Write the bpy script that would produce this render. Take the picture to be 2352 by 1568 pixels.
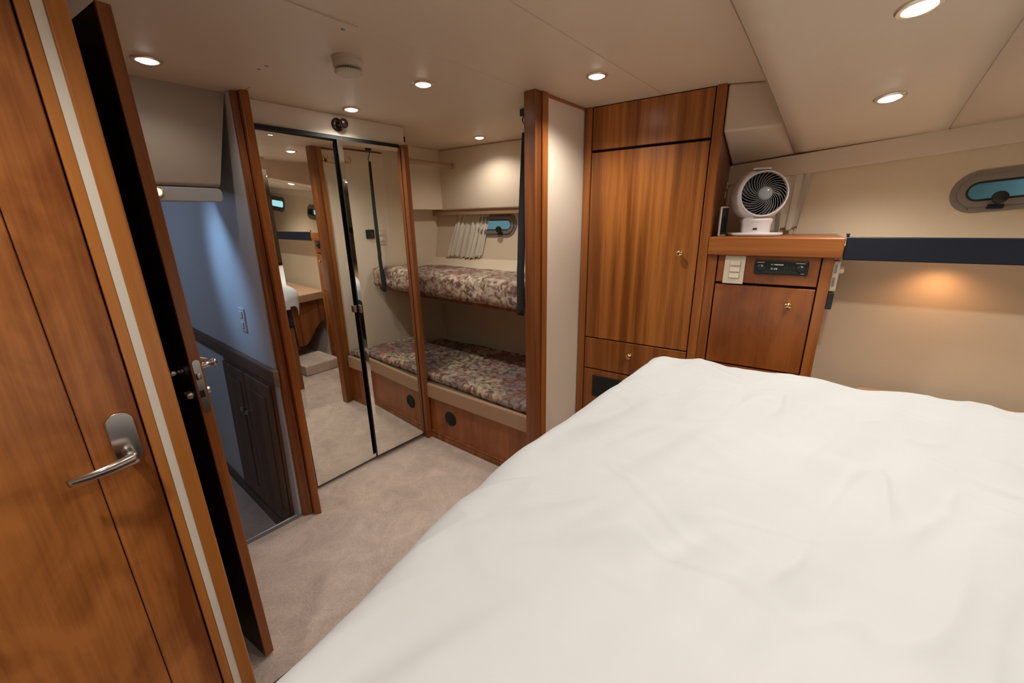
import bpy, bmesh, math, random
from mathutils import Vector, Matrix, noise
random.seed(7)
PI = math.pi
SC = bpy.context.scene
COL = SC.collection
for o in list(bpy.data.objects): bpy.data.objects.remove(o)

# ------------------------------------------------------------------ camera
XC = Vector((0.6334447, -0.77360753, -0.01670929))
UC = Vector((0.23353604, 0.17054745, 0.95727451))
FC = Vector((0.73770504, 0.61028269, -0.28869761))
cd = bpy.data.cameras.new('camera')
cd.sensor_width = 36.0
cd.lens = 930.0 / 2352.0 * 36.0
cd.clip_start = 0.02
cam = bpy.data.objects.new('camera', cd)
COL.objects.link(cam)
cam.matrix_world = Matrix(((XC.x, UC.x, -FC.x, 0.0), (XC.y, UC.y, -FC.y, 0.0), (XC.z, UC.z, -FC.z, 1.40), (0, 0, 0, 1)))
SC.camera = cam

# ------------------------------------------------------------------ world, exposure
W = bpy.data.worlds.new('outdoors'); SC.world = W; W.use_nodes = True
wn = W.node_tree; wn.nodes.clear()
wo = wn.nodes.new('ShaderNodeOutputWorld'); wb = wn.nodes.new('ShaderNodeBackground')
wt = wn.nodes.new('ShaderNodeTexCoord'); wno = wn.nodes.new('ShaderNodeTexNoise'); wr = wn.nodes.new('ShaderNodeValToRGB')
wno.inputs['Scale'].default_value = 5.0
wr.color_ramp.elements[0].position = 0.35; wr.color_ramp.elements[0].color = (0.06, 0.13, 0.14, 1)
wr.color_ramp.elements[1].position = 0.62; wr.color_ramp.elements[1].color = (0.22, 0.44, 0.50, 1)
wn.links.new(wt.outputs['Generated'], wno.inputs['Vector']); wn.links.new(wno.outputs['Fac'], wr.inputs['Fac'])
wv = wn.nodes.new('ShaderNodeVectorMath'); wv.operation = 'DOT_PRODUCT'; wv.inputs[1].default_value = (0.39, -0.92, 0.04)
wn.links.new(wt.outputs['Generated'], wv.inputs[0])
wm = wn.nodes.new('ShaderNodeMapRange'); wm.inputs['From Min'].default_value = 0.90; wm.inputs['From Max'].default_value = 0.985
wn.links.new(wv.outputs['Value'], wm.inputs['Value'])
wx = wn.nodes.new('ShaderNodeMixRGB'); wn.links.new(wm.outputs['Result'], wx.inputs['Fac']); wx.inputs['Color2'].default_value = (1.1, 1.9, 2.1, 1)
wn.links.new(wr.outputs['Color'], wx.inputs['Color1']); wn.links.new(wx.outputs['Color'], wb.inputs['Color']); wn.links.new(wb.outputs['Background'], wo.inputs['Surface'])
wb.inputs['Strength'].default_value = 0.42
SC.view_settings.view_transform = 'Standard'
SC.view_settings.look = 'None'
SC.view_settings.gamma = 1.0
SC.view_settings.use_curve_mapping = False
SC.view_settings.exposure = 0.42
LIGHT_COL = (1.0, 0.955, 0.885)
SPOT_W = 15.5

def light(name, kind, loc, target, energy, color, parent=None, **kw):
    d = bpy.data.lights.new(name, kind); d.energy = energy; d.color = color
    for k, v in kw.items(): setattr(d, k, v)
    o = bpy.data.objects.new(name, d); COL.objects.link(o)
    o.location = loc
    dv = Vector(target) - Vector(loc)
    o.rotation_euler = dv.to_track_quat('-Z', 'Y').to_euler()
    if parent: o.parent = parent
    return o
# daylight falling down the companionway on to the passage wall
light('daylight_companionway', 'SPOT', (0.10, 2.62, 2.02 - 0.16), (0.665, 2.34, 1.22), 36.0, (0.32, 0.58, 1.0),
      spot_size=math.radians(40), spot_blend=1.0, shadow_soft_size=0.10)
light('daylight_passage', 'AREA', (-0.15, 3.2, 1.85), (0.3, 2.5, 0.0), 5.0, (0.50, 0.66, 1.0), shape='RECTANGLE', size=0.6, size_y=0.8)

# ------------------------------------------------------------------ materials
def mat(name):
    m = bpy.data.materials.new(name); m.use_nodes = True
    nt = m.node_tree; b = nt.nodes['Principled BSDF']
    return m, nt, b
def plain(name, col, rough=0.5, metal=0.0, spec=0.5, emit=None, es=0.0, coat=0.0, trans=0.0, bump=0.0, bscale=300.0, vary=0.0, vscale=8.0):
    m, nt, b = mat(name)
    b.inputs['Base Color'].default_value = (*col, 1)
    b.inputs['Roughness'].default_value = rough
    b.inputs['Metallic'].default_value = metal
    b.inputs['Specular IOR Level'].default_value = spec
    b.inputs['Coat Weight'].default_value = coat
    b.inputs['Transmission Weight'].default_value = trans
    if emit:
        b.inputs['Emission Color'].default_value = (*emit, 1); b.inputs['Emission Strength'].default_value = es
    tc = nt.nodes.new('ShaderNodeTexCoord')
    n = nt.nodes.new('ShaderNodeTexNoise'); n.inputs['Scale'].default_value = vscale; n.inputs['Detail'].default_value = 4
    nt.links.new(tc.outputs['Object'], n.inputs['Vector'])
    if vary:
        mx = nt.nodes.new('ShaderNodeMixRGB'); mx.blend_type = 'MULTIPLY'; mx.inputs['Fac'].default_value = vary
        mx.inputs['Color1'].default_value = (*col, 1)
        rp = nt.nodes.new('ShaderNodeValToRGB'); rp.color_ramp.elements[0].position = 0.3; rp.color_ramp.elements[1].position = 0.7
        rp.color_ramp.elements[0].color = (0.6, 0.6, 0.6, 1)
        nt.links.new(n.outputs['Fac'], rp.inputs['Fac']); nt.links.new(rp.outputs['Color'], mx.inputs['Color2'])
        nt.links.new(mx.outputs['Color'], b.inputs['Base Color'])
    if bump:
        n2 = nt.nodes.new('ShaderNodeTexNoise'); n2.inputs['Scale'].default_value = bscale; n2.inputs['Detail'].default_value = 3
        bp = nt.nodes.new('ShaderNodeBump'); bp.inputs['Strength'].default_value = bump; bp.inputs['Distance'].default_value = 0.002
        nt.links.new(tc.outputs['Object'], n2.inputs['Vector']); nt.links.new(n2.outputs['Fac'], bp.inputs['Height'])
        nt.links.new(bp.outputs['Normal'], b.inputs['Normal'])
    return m
def wood(name, c_lo, c_hi, axis='z', bands=18.0, fine=150.0, rough=0.33, strength=1.0, blotch=0.0, coat=0.15, seed=0.0, sheets=0.0):
    m, nt, b = mat(name)
    L = nt.links.new
    tc = nt.nodes.new('ShaderNodeTexCoord'); mp = nt.nodes.new('ShaderNodeMapping')
    mp.inputs['Location'].default_value = (seed, seed * 1.7, seed * 0.4)
    L(tc.outputs['Object'], mp.inputs['Vector'])
    def stretched(s, along):
        q = nt.nodes.new('ShaderNodeMapping')
        q.inputs['Scale'].default_value = {'z': (s, s, along), 'x': (along, s, s), 'y': (s, along, s)}[axis]
        L(mp.outputs['Vector'], q.inputs['Vector'])
        return q
    a = nt.nodes.new('ShaderNodeTexNoise'); a.inputs['Scale'].default_value = 1.0; a.inputs['Detail'].default_value = 2; a.inputs['Distortion'].default_value = 0.3
    L(stretched(bands, bands * 0.035).outputs['Vector'], a.inputs['Vector'])
    f = nt.nodes.new('ShaderNodeTexNoise'); f.inputs['Scale'].default_value = 1.0; f.inputs['Detail'].default_value = 5; f.inputs['Roughness'].default_value = 0.65
    L(stretched(fine, fine * 0.03).outputs['Vector'], f.inputs['Vector'])
    ad = nt.nodes.new('ShaderNodeMath'); ad.operation = 'MULTIPLY_ADD'; ad.inputs[1].default_value = 0.45
    L(f.outputs['Fac'], ad.inputs[0]); L(a.outputs['Fac'], ad.inputs[2])
    last = ad
    if sheets:
        v = nt.nodes.new('ShaderNodeTexVoronoi'); v.voronoi_dimensions = '1D'; v.inputs['Scale'].default_value = sheets if False else 1.0
        sp = nt.nodes.new('ShaderNodeSeparateXYZ'); L(mp.outputs['Vector'], sp.inputs['Vector'])
        mu = nt.nodes.new('ShaderNodeMath'); mu.operation = 'MULTIPLY'; mu.inputs[1].default_value = sheets
        L(sp.outputs['X'], mu.inputs[0]); L(mu.outputs[0], v.inputs['W'])
        sc = nt.nodes.new('ShaderNodeSeparateColor'); L(v.outputs['Color'], sc.inputs['Color'])
        a2 = nt.nodes.new('ShaderNodeMath'); a2.operation = 'MULTIPLY_ADD'; a2.inputs[1].default_value = 0.22
        L(sc.outputs[0], a2.inputs[0]); L(last.outputs[0], a2.inputs[2])
        s2 = nt.nodes.new('ShaderNodeMath'); s2.operation = 'SUBTRACT'; s2.inputs[1].default_value = 0.11
        L(a2.outputs[0], s2.inputs[0]); last = s2
    if blotch:
        g = nt.nodes.new('ShaderNodeTexNoise'); g.inputs['Scale'].default_value = 1.0; g.inputs['Detail'].default_value = 4; g.inputs['Distortion'].default_value = 1.2
        L(stretched(9.0, 5.0).outputs['Vector'], g.inputs['Vector'])
        a3 = nt.nodes.new('ShaderNodeMath'); a3.operation = 'MULTIPLY_ADD'; a3.inputs[1].default_value = blotch
        L(g.outputs['Fac'], a3.inputs[0]); L(last.outputs[0], a3.inputs[2])
        s3 = nt.nodes.new('ShaderNodeMath'); s3.operation = 'SUBTRACT'; s3.inputs[1].default_value = blotch * 0.5
        L(a3.outputs[0], s3.inputs[0]); last = s3
    rp = nt.nodes.new('ShaderNodeValToRGB')
    rp.color_ramp.elements[0].position = 0.725 - 0.20 / strength; rp.color_ramp.elements[1].position = 0.725 + 0.20 / strength
    rp.color_ramp.elements[0].color = (*c_lo, 1); rp.color_ramp.elements[1].color = (*c_hi, 1)
    L(last.outputs[0], rp.inputs['Fac']); L(rp.outputs['Color'], b.inputs['Base Color'])
    b.inputs['Roughness'].default_value = rough; b.inputs['Coat Weight'].default_value = coat; b.inputs['Coat Roughness'].default_value = 0.25
    b.inputs['Specular IOR Level'].default_value = 0.4
    bp = nt.nodes.new('ShaderNodeBump'); bp.inputs['Strength'].default_value = 0.12; bp.inputs['Distance'].default_value = 0.001
    L(f.outputs['Fac'], bp.inputs['Height']); L(bp.outputs['Normal'], b.inputs['Normal'])
    return m

WL, WH = (0.225, 0.062, 0.012), (0.40, 0.135, 0.030)
M_wood = wood('cherry_wood_upright', WL, WH, 'z', 22, 160)
M_woodh = wood('cherry_wood_lengthwise', WL, WH, 'x', 22, 160, seed=3.1)
M_woody = wood('cherry_wood_crosswise', WL, WH, 'y', 22, 160, seed=5.1)
M_ribbon = wood('ribbon_stripe_veneer', (0.20, 0.060, 0.010), (0.43, 0.150, 0.032), 'z', 30, 190, strength=1.15, sheets=17.0, coat=0.3, rough=0.3)
M_ribbon2 = wood('ribbon_stripe_veneer_drawers', (0.20, 0.060, 0.010), (0.36, 0.125, 0.028), 'z', 26, 190, strength=1.0, sheets=15.0, seed=2.3)
M_flatwood = wood('plain_sliced_veneer', (0.20, 0.052, 0.010), (0.34, 0.105, 0.022), 'z', 9, 90, blotch=0.5, coat=0.25)
M_figured = wood('figured_veneer', (0.22, 0.060, 0.011), (0.56, 0.205, 0.052), 'z', 9, 90, blotch=0.7, coat=0.2, rough=0.38)
M_darkwood = wood('reddish_trim_wood', (0.15, 0.045, 0.013), (0.31, 0.105, 0.030), 'z', 30, 200, seed=1.2)
M_frame = wood('golden_frame_wood', (0.34, 0.110, 0.018), (0.56, 0.21, 0.048), 'z', 16, 120, seed=4.4)
M_dull = wood('dull_brown_wood', (0.10, 0.055, 0.032), (0.18, 0.11, 0.068), 'z', 16, 120, coat=0.0, rough=0.55)
M_dully = wood('dull_brown_rail_wood', (0.11, 0.062, 0.036), (0.20, 0.125, 0.078), 'y', 16, 120, coat=0.0, rough=0.5)
M_doorback = plain('dark_stained_door_back', (0.045, 0.014, 0.006), 0.5, vary=0.3)
M_vinyl = plain('beige_vinyl_wall', (0.76, 0.62, 0.46), 0.6, spec=0.35, bump=0.25, bscale=500, vary=0.06, vscale=3)
M_vinyl2 = plain('cream_vinyl_partition', (0.80, 0.68, 0.545), 0.65, spec=0.3, bump=0.25, bscale=500, vary=0.08, vscale=3)
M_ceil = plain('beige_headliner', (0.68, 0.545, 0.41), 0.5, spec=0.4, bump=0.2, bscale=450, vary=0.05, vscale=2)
M_soff = plain('soffit_vinyl_shade_painted_in', (0.36, 0.295, 0.23), 0.5, bump=0.2, bscale=450)  # vinyl darkened: the dimness over the passage is put into its colour
M_passage = plain('pale_passage_wall', (0.56, 0.56, 0.55), 0.42, spec=0.5, bump=0.1, bscale=400)
M_pad = plain('padded_beige_vinyl', (0.40, 0.25, 0.15), 0.45, spec=0.4, bump=0.15, bscale=500)
M_hull = plain('hull_side_vinyl', (0.76, 0.625, 0.455), 0.55, spec=0.35, bump=0.2, bscale=450, vary=0.08, vscale=3)
M_white = plain('white_plastic', (0.74, 0.68, 0.66), 0.35)
M_ivory = plain('ivory_plastic', (0.70, 0.60, 0.46), 0.4)
M_ivory2 = plain('ivory_plastic_buttons', (0.78, 0.68, 0.54), 0.35)
M_black = plain('black_plastic', (0.012, 0.012, 0.014), 0.35)
M_blackm = plain('matt_black', (0.008, 0.008, 0.008), 0.7)
M_gap = plain('shadow_gap_lining', (0.03, 0.008, 0.004), 0.8)
M_web = plain('black_webbing', (0.012, 0.014, 0.014), 0.85, bump=0.5, bscale=900)
M_navy = plain('navy_vinyl', (0.006, 0.009, 0.020), 0.5, spec=0.4, bump=0.2, bscale=500)
M_brass = plain('polished_brass', (0.80, 0.62, 0.28), 0.12, metal=1.0)
M_nickel = plain('brushed_nickel', (0.62, 0.58, 0.54), 0.22, metal=1.0)
M_bronze = plain('dark_bronze', (0.06, 0.035, 0.028), 0.3, metal=0.7)
M_steel = plain('dull_grey_steel', (0.30, 0.27, 0.24), 0.4, metal=0.6)
M_rubber = plain('dark_seal_rubber', (0.03, 0.025, 0.02), 0.6)
M_ring = plain('chrome_lamp_ring', (0.75, 0.66, 0.55), 0.25, metal=0.8)
M_lens = plain('lit_lamp_lens', (1, 1, 1), 0.4, emit=(1.0, 0.97, 0.90), es=14.0)
M_amber = plain('lit_amber_lens', (1, 0.6, 0.3), 0.4, emit=(1.0, 0.42, 0.12), es=5.0)
M_display = plain('dark_glass_display', (0.006, 0.012, 0.008), 0.12)
M_print = plain('pale_print', (0.45, 0.45, 0.47), 0.4)
M_grey = plain('grey_plastic', (0.18, 0.18, 0.19), 0.35)
M_blade = plain('smoky_fan_blade', (0.045, 0.045, 0.05), 0.25)
M_rib = plain('grey_grille_plastic', (0.36, 0.36, 0.36), 0.3)
M_hub = plain('clear_grey_hub', (0.30, 0.31, 0.32), 0.12)
M_strip = plain('white_piping', (0.80, 0.73, 0.62), 0.6)
M_gloss = plain('glossy_white_gelcoat', (0.42, 0.42, 0.43), 0.18)
M_duvet = plain('white_cotton', (0.535, 0.54, 0.54), 0.85, spec=0.15, bump=0.18, bscale=26)
M_cord = plain('white_cable', (0.6, 0.57, 0.53), 0.5)

def curtain_mat():
    m, nt, b = mat('unbleached_cotton'); b.inputs['Base Color'].default_value = (0.72, 0.66, 0.55, 1)
    b.inputs['Roughness'].default_value = 0.9; b.inputs['Specular IOR Level'].default_value = 0.1
    return m
M_cloth = curtain_mat()
def carpet_mat():
    m, nt, b = mat('beige_cut_pile_carpet'); L = nt.links.new
    tc = nt.nodes.new('ShaderNodeTexCoord')
    n1 = nt.nodes.new('ShaderNodeTexNoise'); n1.inputs['Scale'].default_value = 7; n1.inputs['Detail'].default_value = 6; n1.inputs['Distortion'].default_value = 1.0; n1.inputs['Roughness'].default_value = 0.65
    n2 = nt.nodes.new('ShaderNodeTexNoise'); n2.inputs['Scale'].default_value = 170; n2.inputs['Detail'].default_value = 4; n2.inputs['Distortion'].default_value = 1.5
    for n in (n1, n2): L(tc.outputs['Object'], n.inputs['Vector'])
    ad = nt.nodes.new('ShaderNodeMath'); ad.operation = 'ADD'; L(n1.outputs['Fac'], ad.inputs[0]); L(n2.outputs['Fac'], ad.inputs[1])
    rp = nt.nodes.new('ShaderNodeValToRGB'); rp.color_ramp.elements[0].position = 0.3; rp.color_ramp.elements[1].position = 1.0
    mu = nt.nodes.new('ShaderNodeMath'); mu.operation = 'MULTIPLY'; mu.inputs[1].default_value = 0.62; L(ad.outputs[0], mu.inputs[0])
    rp.color_ramp.elements[0].color = (0.30, 0.225, 0.185, 1); rp.color_ramp.elements[1].color = (0.88, 0.70, 0.58, 1)
    L(mu.outputs[0], rp.inputs['Fac']); L(rp.outputs['Color'], b.inputs['Base Color'])
    b.inputs['Roughness'].default_value = 1.0; b.inputs['Specular IOR Level'].default_value = 0.05
    b.inputs['Sheen Weight'].default_value = 0.3
    bp = nt.nodes.new('ShaderNodeBump'); bp.inputs['Strength'].default_value = 0.7; bp.inputs['Distance'].default_value = 0.006
    L(ad.outputs[0], bp.inputs['Height']); L(bp.outputs['Normal'], b.inputs['Normal'])
    return m
M_carpet = carpet_mat()
def floral_mat():
    m, nt, b = mat('floral_tapestry'); L = nt.links.new
    tc = nt.nodes.new('ShaderNodeTexCoord')
    n0 = nt.nodes.new('ShaderNodeTexNoise'); n0.inputs['Scale'].default_value = 9; n0.inputs['Detail'].default_value = 3
    mxv = nt.nodes.new('ShaderNodeMixRGB'); mxv.blend_type = 'ADD'; mxv.inputs['Fac'].default_value = 0.12
    L(tc.outputs['Object'], n0.inputs['Vector']); L(tc.outputs['Object'], mxv.inputs['Color1']); L(n0.outputs['Color'], mxv.inputs['Color2'])
    patch = nt.nodes.new('ShaderNodeTexVoronoi'); patch.inputs['Scale'].default_value = 7; patch.distance = 'CHEBYCHEV'
    L(mxv.outputs['Color'], patch.inputs['Vector'])
    sp = nt.nodes.new('ShaderNodeSeparateColor'); L(patch.outputs['Color'], sp.inputs['Color'])
    base = nt.nodes.new('ShaderNodeValToRGB'); base.color_ramp.interpolation = 'CONSTANT'
    cs = [(0.0, (0.50, 0.38, 0.27)), (0.25, (0.34, 0.20, 0.15)), (0.38, (0.54, 0.44, 0.33)), (0.58, (0.32, 0.27, 0.24)), (0.70, (0.46, 0.35, 0.27)), (0.88, (0.60, 0.52, 0.36))]
    while len(base.color_ramp.elements) > 1: base.color_ramp.elements.remove(base.color_ramp.elements[0])
    base.color_ramp.elements[0].position = 0.0; base.color_ramp.elements[0].color = (*cs[0][1], 1)
    for p, c in cs[1:]:
        e = base.color_ramp.elements.new(p); e.color = (*c, 1)
    L(sp.outputs[0], base.inputs['Fac'])
    n1 = nt.nodes.new('ShaderNodeTexNoise'); n1.inputs['Scale'].default_value = 30; n1.inputs['Detail'].default_value = 8; n1.inputs['Distortion'].default_value = 0.7
    L(tc.outputs['Object'], n1.inputs['Vector'])
    r1 = nt.nodes.new('ShaderNodeValToRGB'); r1.color_ramp.elements[0].position = 0.38; r1.color_ramp.elements[1].position = 0.60
    r1.color_ramp.elements[0].color = (1, 1, 1, 1); r1.color_ramp.elements[1].color = (0, 0, 0, 1); L(n1.outputs['Fac'], r1.inputs['Fac'])
    n2 = nt.nodes.new('ShaderNodeTexNoise'); n2.inputs['Scale'].default_value = 10; n2.inputs['Detail'].default_value = 4; n2.inputs['Distortion'].default_value = 2.0
    L(tc.outputs['Object'], n2.inputs['Vector'])
    r2 = nt.nodes.new('ShaderNodeValToRGB'); r2.color_ramp.elements[0].position = 0.40; r2.color_ramp.elements[0].color = (0.20, 0.075, 0.060, 1)
    r2.color_ramp.elements[1].position = 0.62; r2.color_ramp.elements[1].color = (0.13, 0.10, 0.085, 1); L(n2.outputs['Fac'], r2.inputs['Fac'])
    mx = nt.nodes.new('ShaderNodeMixRGB'); L(r1.outputs['Color'], mx.inputs['Fac']); L(base.outputs['Color'], mx.inputs['Color1']); L(r2.outputs['Color'], mx.inputs['Color2'])
    L(mx.outputs['Color'], b.inputs['Base Color']); b.inputs['Roughness'].default_value = 0.9; b.inputs['Specular IOR Level'].default_value = 0.15
    bp = nt.nodes.new('ShaderNodeBump'); bp.inputs['Strength'].default_value = 0.4; bp.inputs['Distance'].default_value = 0.003
    L(n1.outputs['Fac'], bp.inputs['Height']); L(bp.outputs['Normal'], b.inputs['Normal'])
    return m
M_floral = floral_mat()
def mirror_mat():
    m, nt, b = mat('silvered_mirror'); b.inputs['Base Color'].default_value = (0.90, 0.92, 0.88, 1)
    b.inputs['Metallic'].default_value = 1.0; b.inputs['Roughness'].default_value = 0.004
    return m
M_mirror = mirror_mat()
def pane_mat():
    m = bpy.data.materials.new('tinted_porthole_glass'); m.use_nodes = True; nt = m.node_tree; nt.nodes.clear()
    o = nt.nodes.new('ShaderNodeOutputMaterial'); t = nt.nodes.new('ShaderNodeBsdfTransparent'); g = nt.nodes.new('ShaderNodeBsdfGlossy')
    t.inputs['Color'].default_value = (0.80, 0.90, 0.92, 1); g.inputs['Roughness'].default_value = 0.03
    f = nt.nodes.new('ShaderNodeFresnel'); f.inputs['IOR'].default_value = 1.5; mx = nt.nodes.new('ShaderNodeMixShader')
    nt.links.new(f.outputs[0], mx.inputs[0]); nt.links.new(t.outputs[0], mx.inputs[1]); nt.links.new(g.outputs[0], mx.inputs[2]); nt.links.new(mx.outputs[0], o.inputs['Surface'])
    return m
M_pane = pane_mat()

# ------------------------------------------------------------------ mesh helpers
class MB:
    def __init__(s): s.v = []; s.f = []
    def add(s, vs, fs):
        n = len(s.v); s.v += [tuple(v) for v in vs]; s.f += [tuple(i + n for i in f) for f in fs]; return s
    def box(s, x0, x1, y0, y1, z0, z1):
        vs = [(x0, y0, z0), (x1, y0, z0), (x1, y1, z0), (x0, y1, z0), (x0, y0, z1), (x1, y0, z1), (x1, y1, z1), (x0, y1, z1)]
        return s.add(vs, [(3, 2, 1, 0), (4, 5, 6, 7), (0, 1, 5, 4), (1, 2, 6, 5), (2, 3, 7, 6), (3, 0, 4, 7)])
    def hexa(s, b, t):
        return s.add(list(b) + list(t), [(3, 2, 1, 0), (4, 5, 6, 7), (0, 1, 5, 4), (1, 2, 6, 5), (2, 3, 7, 6), (3, 0, 4, 7)])
    def prism(s, poly, z0, z1):
        n = len(poly)
        a = sum(poly[i][0] * poly[(i + 1) % n][1] - poly[(i + 1) % n][0] * poly[i][1] for i in range(n))
        if a < 0: poly = poly[::-1]
        vs = [(x, y, z0) for x, y in poly] + [(x, y, z1) for x, y in poly]
        fs = [tuple(range(n - 1, -1, -1)), tuple(range(n, 2 * n))] + [(i, (i + 1) % n, n + (i + 1) % n, n + i) for i in range(n)]
        return s.add(vs, fs)
    def extr(s, pts, off):
        n = len(pts); off = Vector(off)
        vs = [Vector(p) for p in pts] + [Vector(p) + off for p in pts]
        return s.add(vs, [tuple(range(n - 1, -1, -1)), tuple(range(n, 2 * n))] + [(i, (i + 1) % n, n + (i + 1) % n, n + i) for i in range(n)])
    def lathe(s, prof, c=(0, 0, 0), ax=(0, 0, 1), n=32):
        c = Vector(c); ax = Vector(ax).normalized()
        a = ax.orthogonal().normalized(); b = ax.cross(a)
        vs = []; fs = []
        for r, h in prof:
            for i in range(n):
                t = 2 * PI * i / n
                vs.append(c + ax * h + (a * math.cos(t) + b * math.sin(t)) * max(r, 1e-5))
        for k in range(len(prof) - 1):
            for i in range(n):
                j = (i + 1) % n
                fs.append((k * n + i, k * n + j, (k + 1) * n + j, (k + 1) * n + i))
        fs.append(tuple(range(n - 1, -1, -1))); fs.append(tuple(range((len(prof) - 1) * n, len(prof) * n)))
        return s.add(vs, fs)
    def cyl(s, p0, p1, r, n=20):
        p0 = Vector(p0); p1 = Vector(p1); return s.lathe([(r, 0), (r, (p1 - p0).length)], p0, p1 - p0, n)
    def tube(s, pts, r, n=8, flat=None):
        pts = [Vector(p) for p in pts]; vs = []; fs = []
        up = Vector((0, 0, 1))
        for i, p in enumerate(pts):
            d = (pts[min(i + 1, len(pts) - 1)] - pts[max(i - 1, 0)]).normalized()
            a = d.cross(up)
            a = a.normalized() if a.length > 1e-4 else d.orthogonal().normalized()
            b = a.cross(d).normalized(); up = b if abs(d.z) > 0.9 else Vector((0, 0, 1))
            rr = r[i] if isinstance(r, (list, tuple)) else r
            ra, rb = (rr, rr) if flat is None else (rr * flat[0], rr * flat[1])
            for k in range(n):
                t = 2 * PI * k / n; vs.append(p + a * math.cos(t) * ra + b * math.sin(t) * rb)
        for i in range(len(pts) - 1):
            for k in range(n):
                j = (k + 1) % n; fs.append((i * n + k, i * n + j, (i + 1) * n + j, (i + 1) * n + k))
        fs.append(tuple(range(n - 1, -1, -1))); fs.append(tuple(range((len(pts) - 1) * n, len(pts) * n)))
        return s.add(vs, fs)
    def grid(s, nu, nv, fn):
        n0 = [fn(i / nu, j / nv) for i in range(nu + 1) for j in range(nv + 1)]
        return s.add(n0, [(i * (nv + 1) + j, (i + 1) * (nv + 1) + j, (i + 1) * (nv + 1) + j + 1, i * (nv + 1) + j + 1) for i in range(nu) for j in range(nv)])
    def build(s, name, m, parent=None, bevel=0.0, seg=2, smooth=False, loc=None, rot=None, mods=None):
        me = bpy.data.meshes.new(name); me.from_pydata(s.v, [], s.f)
        bm = bmesh.new(); bm.from_mesh(me); bmesh.ops.recalc_face_normals(bm, faces=bm.faces); bm.to_mesh(me); bm.free()
        me.materials.append(m)
        o = bpy.data.objects.new(name, me); COL.objects.link(o)
        if smooth:
            for p in me.polygons: p.use_smooth = True
        if bevel:
            b = o.modifiers.new('bevel', 'BEVEL'); b.width = bevel; b.segments = seg; b.limit_method = 'ANGLE'; b.angle_limit = math.radians(40)
            for p in me.polygons: p.use_smooth = True
            w = o.modifiers.new('wn', 'WEIGHTED_NORMAL'); w.keep_sharp = True
        elif smooth == 'auto':
            me.set_sharp_from_angle(angle=math.radians(35))
        if parent: o.parent = parent
        if loc: o.location = loc
        if rot is not None: o.rotation_euler = (0, 0, rot)
        return o
def tag(o, label, cat, group=None):
    o['label'] = label; o['category'] = cat
    if group: o['group'] = group
    return o
def struct(o): o['kind'] = 'structure'; return o
def empty(name, loc=(0, 0, 0), rot=0.0):
    o = bpy.data.objects.new(name, None); COL.objects.link(o); o.location = loc; o.rotation_euler = (0, 0, rot); o.empty_display_size = 0.05
    return o
def thing(name, label, cat, loc=(0, 0, 0), rot=0.0, group=None): return tag(empty(name, loc, rot), label, cat, group)
def copy_tree(o, parent=None):
    c = o.copy(); COL.objects.link(c); c.parent = parent
    for ch in [x for x in bpy.data.objects if x.parent == o]: copy_tree(ch, c)
    return c
def B(x0, x1, y0, y1, z0, z1): return MB().box(x0, x1, y0, y1, z0, z1)

# cabinetry face frame: local x runs along the cabinet fronts, local y goes into them
OC = Vector((1.903, 1.093, 0.0)); TC = math.atan2(-0.9953, 0.0966)
def cw(u, d, z): return Vector((OC.x + 0.0966 * u + 0.9953 * d, OC.y - 0.9953 * u + 0.0966 * d, z))
# alcove hull frame: local x runs along the hull from the far corner towards the partition
OA = Vector((2.207, 2.499, 0.0)); TA = math.atan2(-0.788, 0.080)

# ================================================================== SETTING
fl = MB()
fl.prism([(-1.3, -4.6), (2.9, -4.6), (2.9, 2.9), (0.635, 2.9), (0.635, 1.905), (-1.3, 1.93)], -0.03, 0.0)
struct(fl.build('floor', M_carpet))
struct(B(-1.3, 0.66, 1.94, 4.3, -0.29, -0.21).build('floor', M_carpet))
struct(MB().prism([(0.10, 1.915), (0.625, 1.893), (0.63, 1.912), (0.10, 1.935)], -0.012, 0.005).build('trim_1', M_steel))
struct(B(-0.2, 0.635, 1.93, 1.95, -0.21, -0.012).build('trim_2', M_passage))

# ceiling: backing deck and separate headliner panels with fine joints
ce = struct(B(-1.3, 2.9, -4.6, 4.3, 1.905, 1.95).build('ceiling', M_gap))
def cpanel(x0, x1, y0, y1, z=1.9, parent=ce, m=M_ceil):
    return B(x0, x1, y0, y1, z, 1.9045).build('headliner_panel', m, parent, bevel=0.0015, seg=1)
g = 0.0012
cpanel(-1.3, 2.9, 0.735 + g, 1.125 - g)
cpanel(-1.3, 2.9, -4.6, 0.735 - g)
cpanel(0.735 + g, 2.9, 1.125 + g, 4.3)
cpanel(-1.3, 0.735 - g, 1.87 + g, 4.3)
hatch = B(-1.3, 0.735 - g, 1.125 + g, 1.87 - g, 1.8955, 1.9045).build('access_panel', M_ceil, ce, bevel=0.002)
for (x, y) in ((0.722, 1.156), (0.688, 1.638), (0.693, 1.59)):
    MB().lathe([(0.006, 0), (0.005, -0.002), (0.001, -0.003)], (x - 0.012, y, 1.8955), (0, 0, 1), 12).build('screw', M_steel, hatch)

# perimeter walls out of view
struct(B(-1.32, -1.28, -4.6, 4.3, -0.3, 1.9).build('wall_back', M_vinyl))
struct(B(-1.3, 2.9, -4.64, -4.60, -0.3, 1.9).build('wall_right', M_vinyl))
struct(B(-1.3, 2.9, 4.26, 4.30, -0.3, 1.9).build('wall_passage_end', M_passage))

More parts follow.
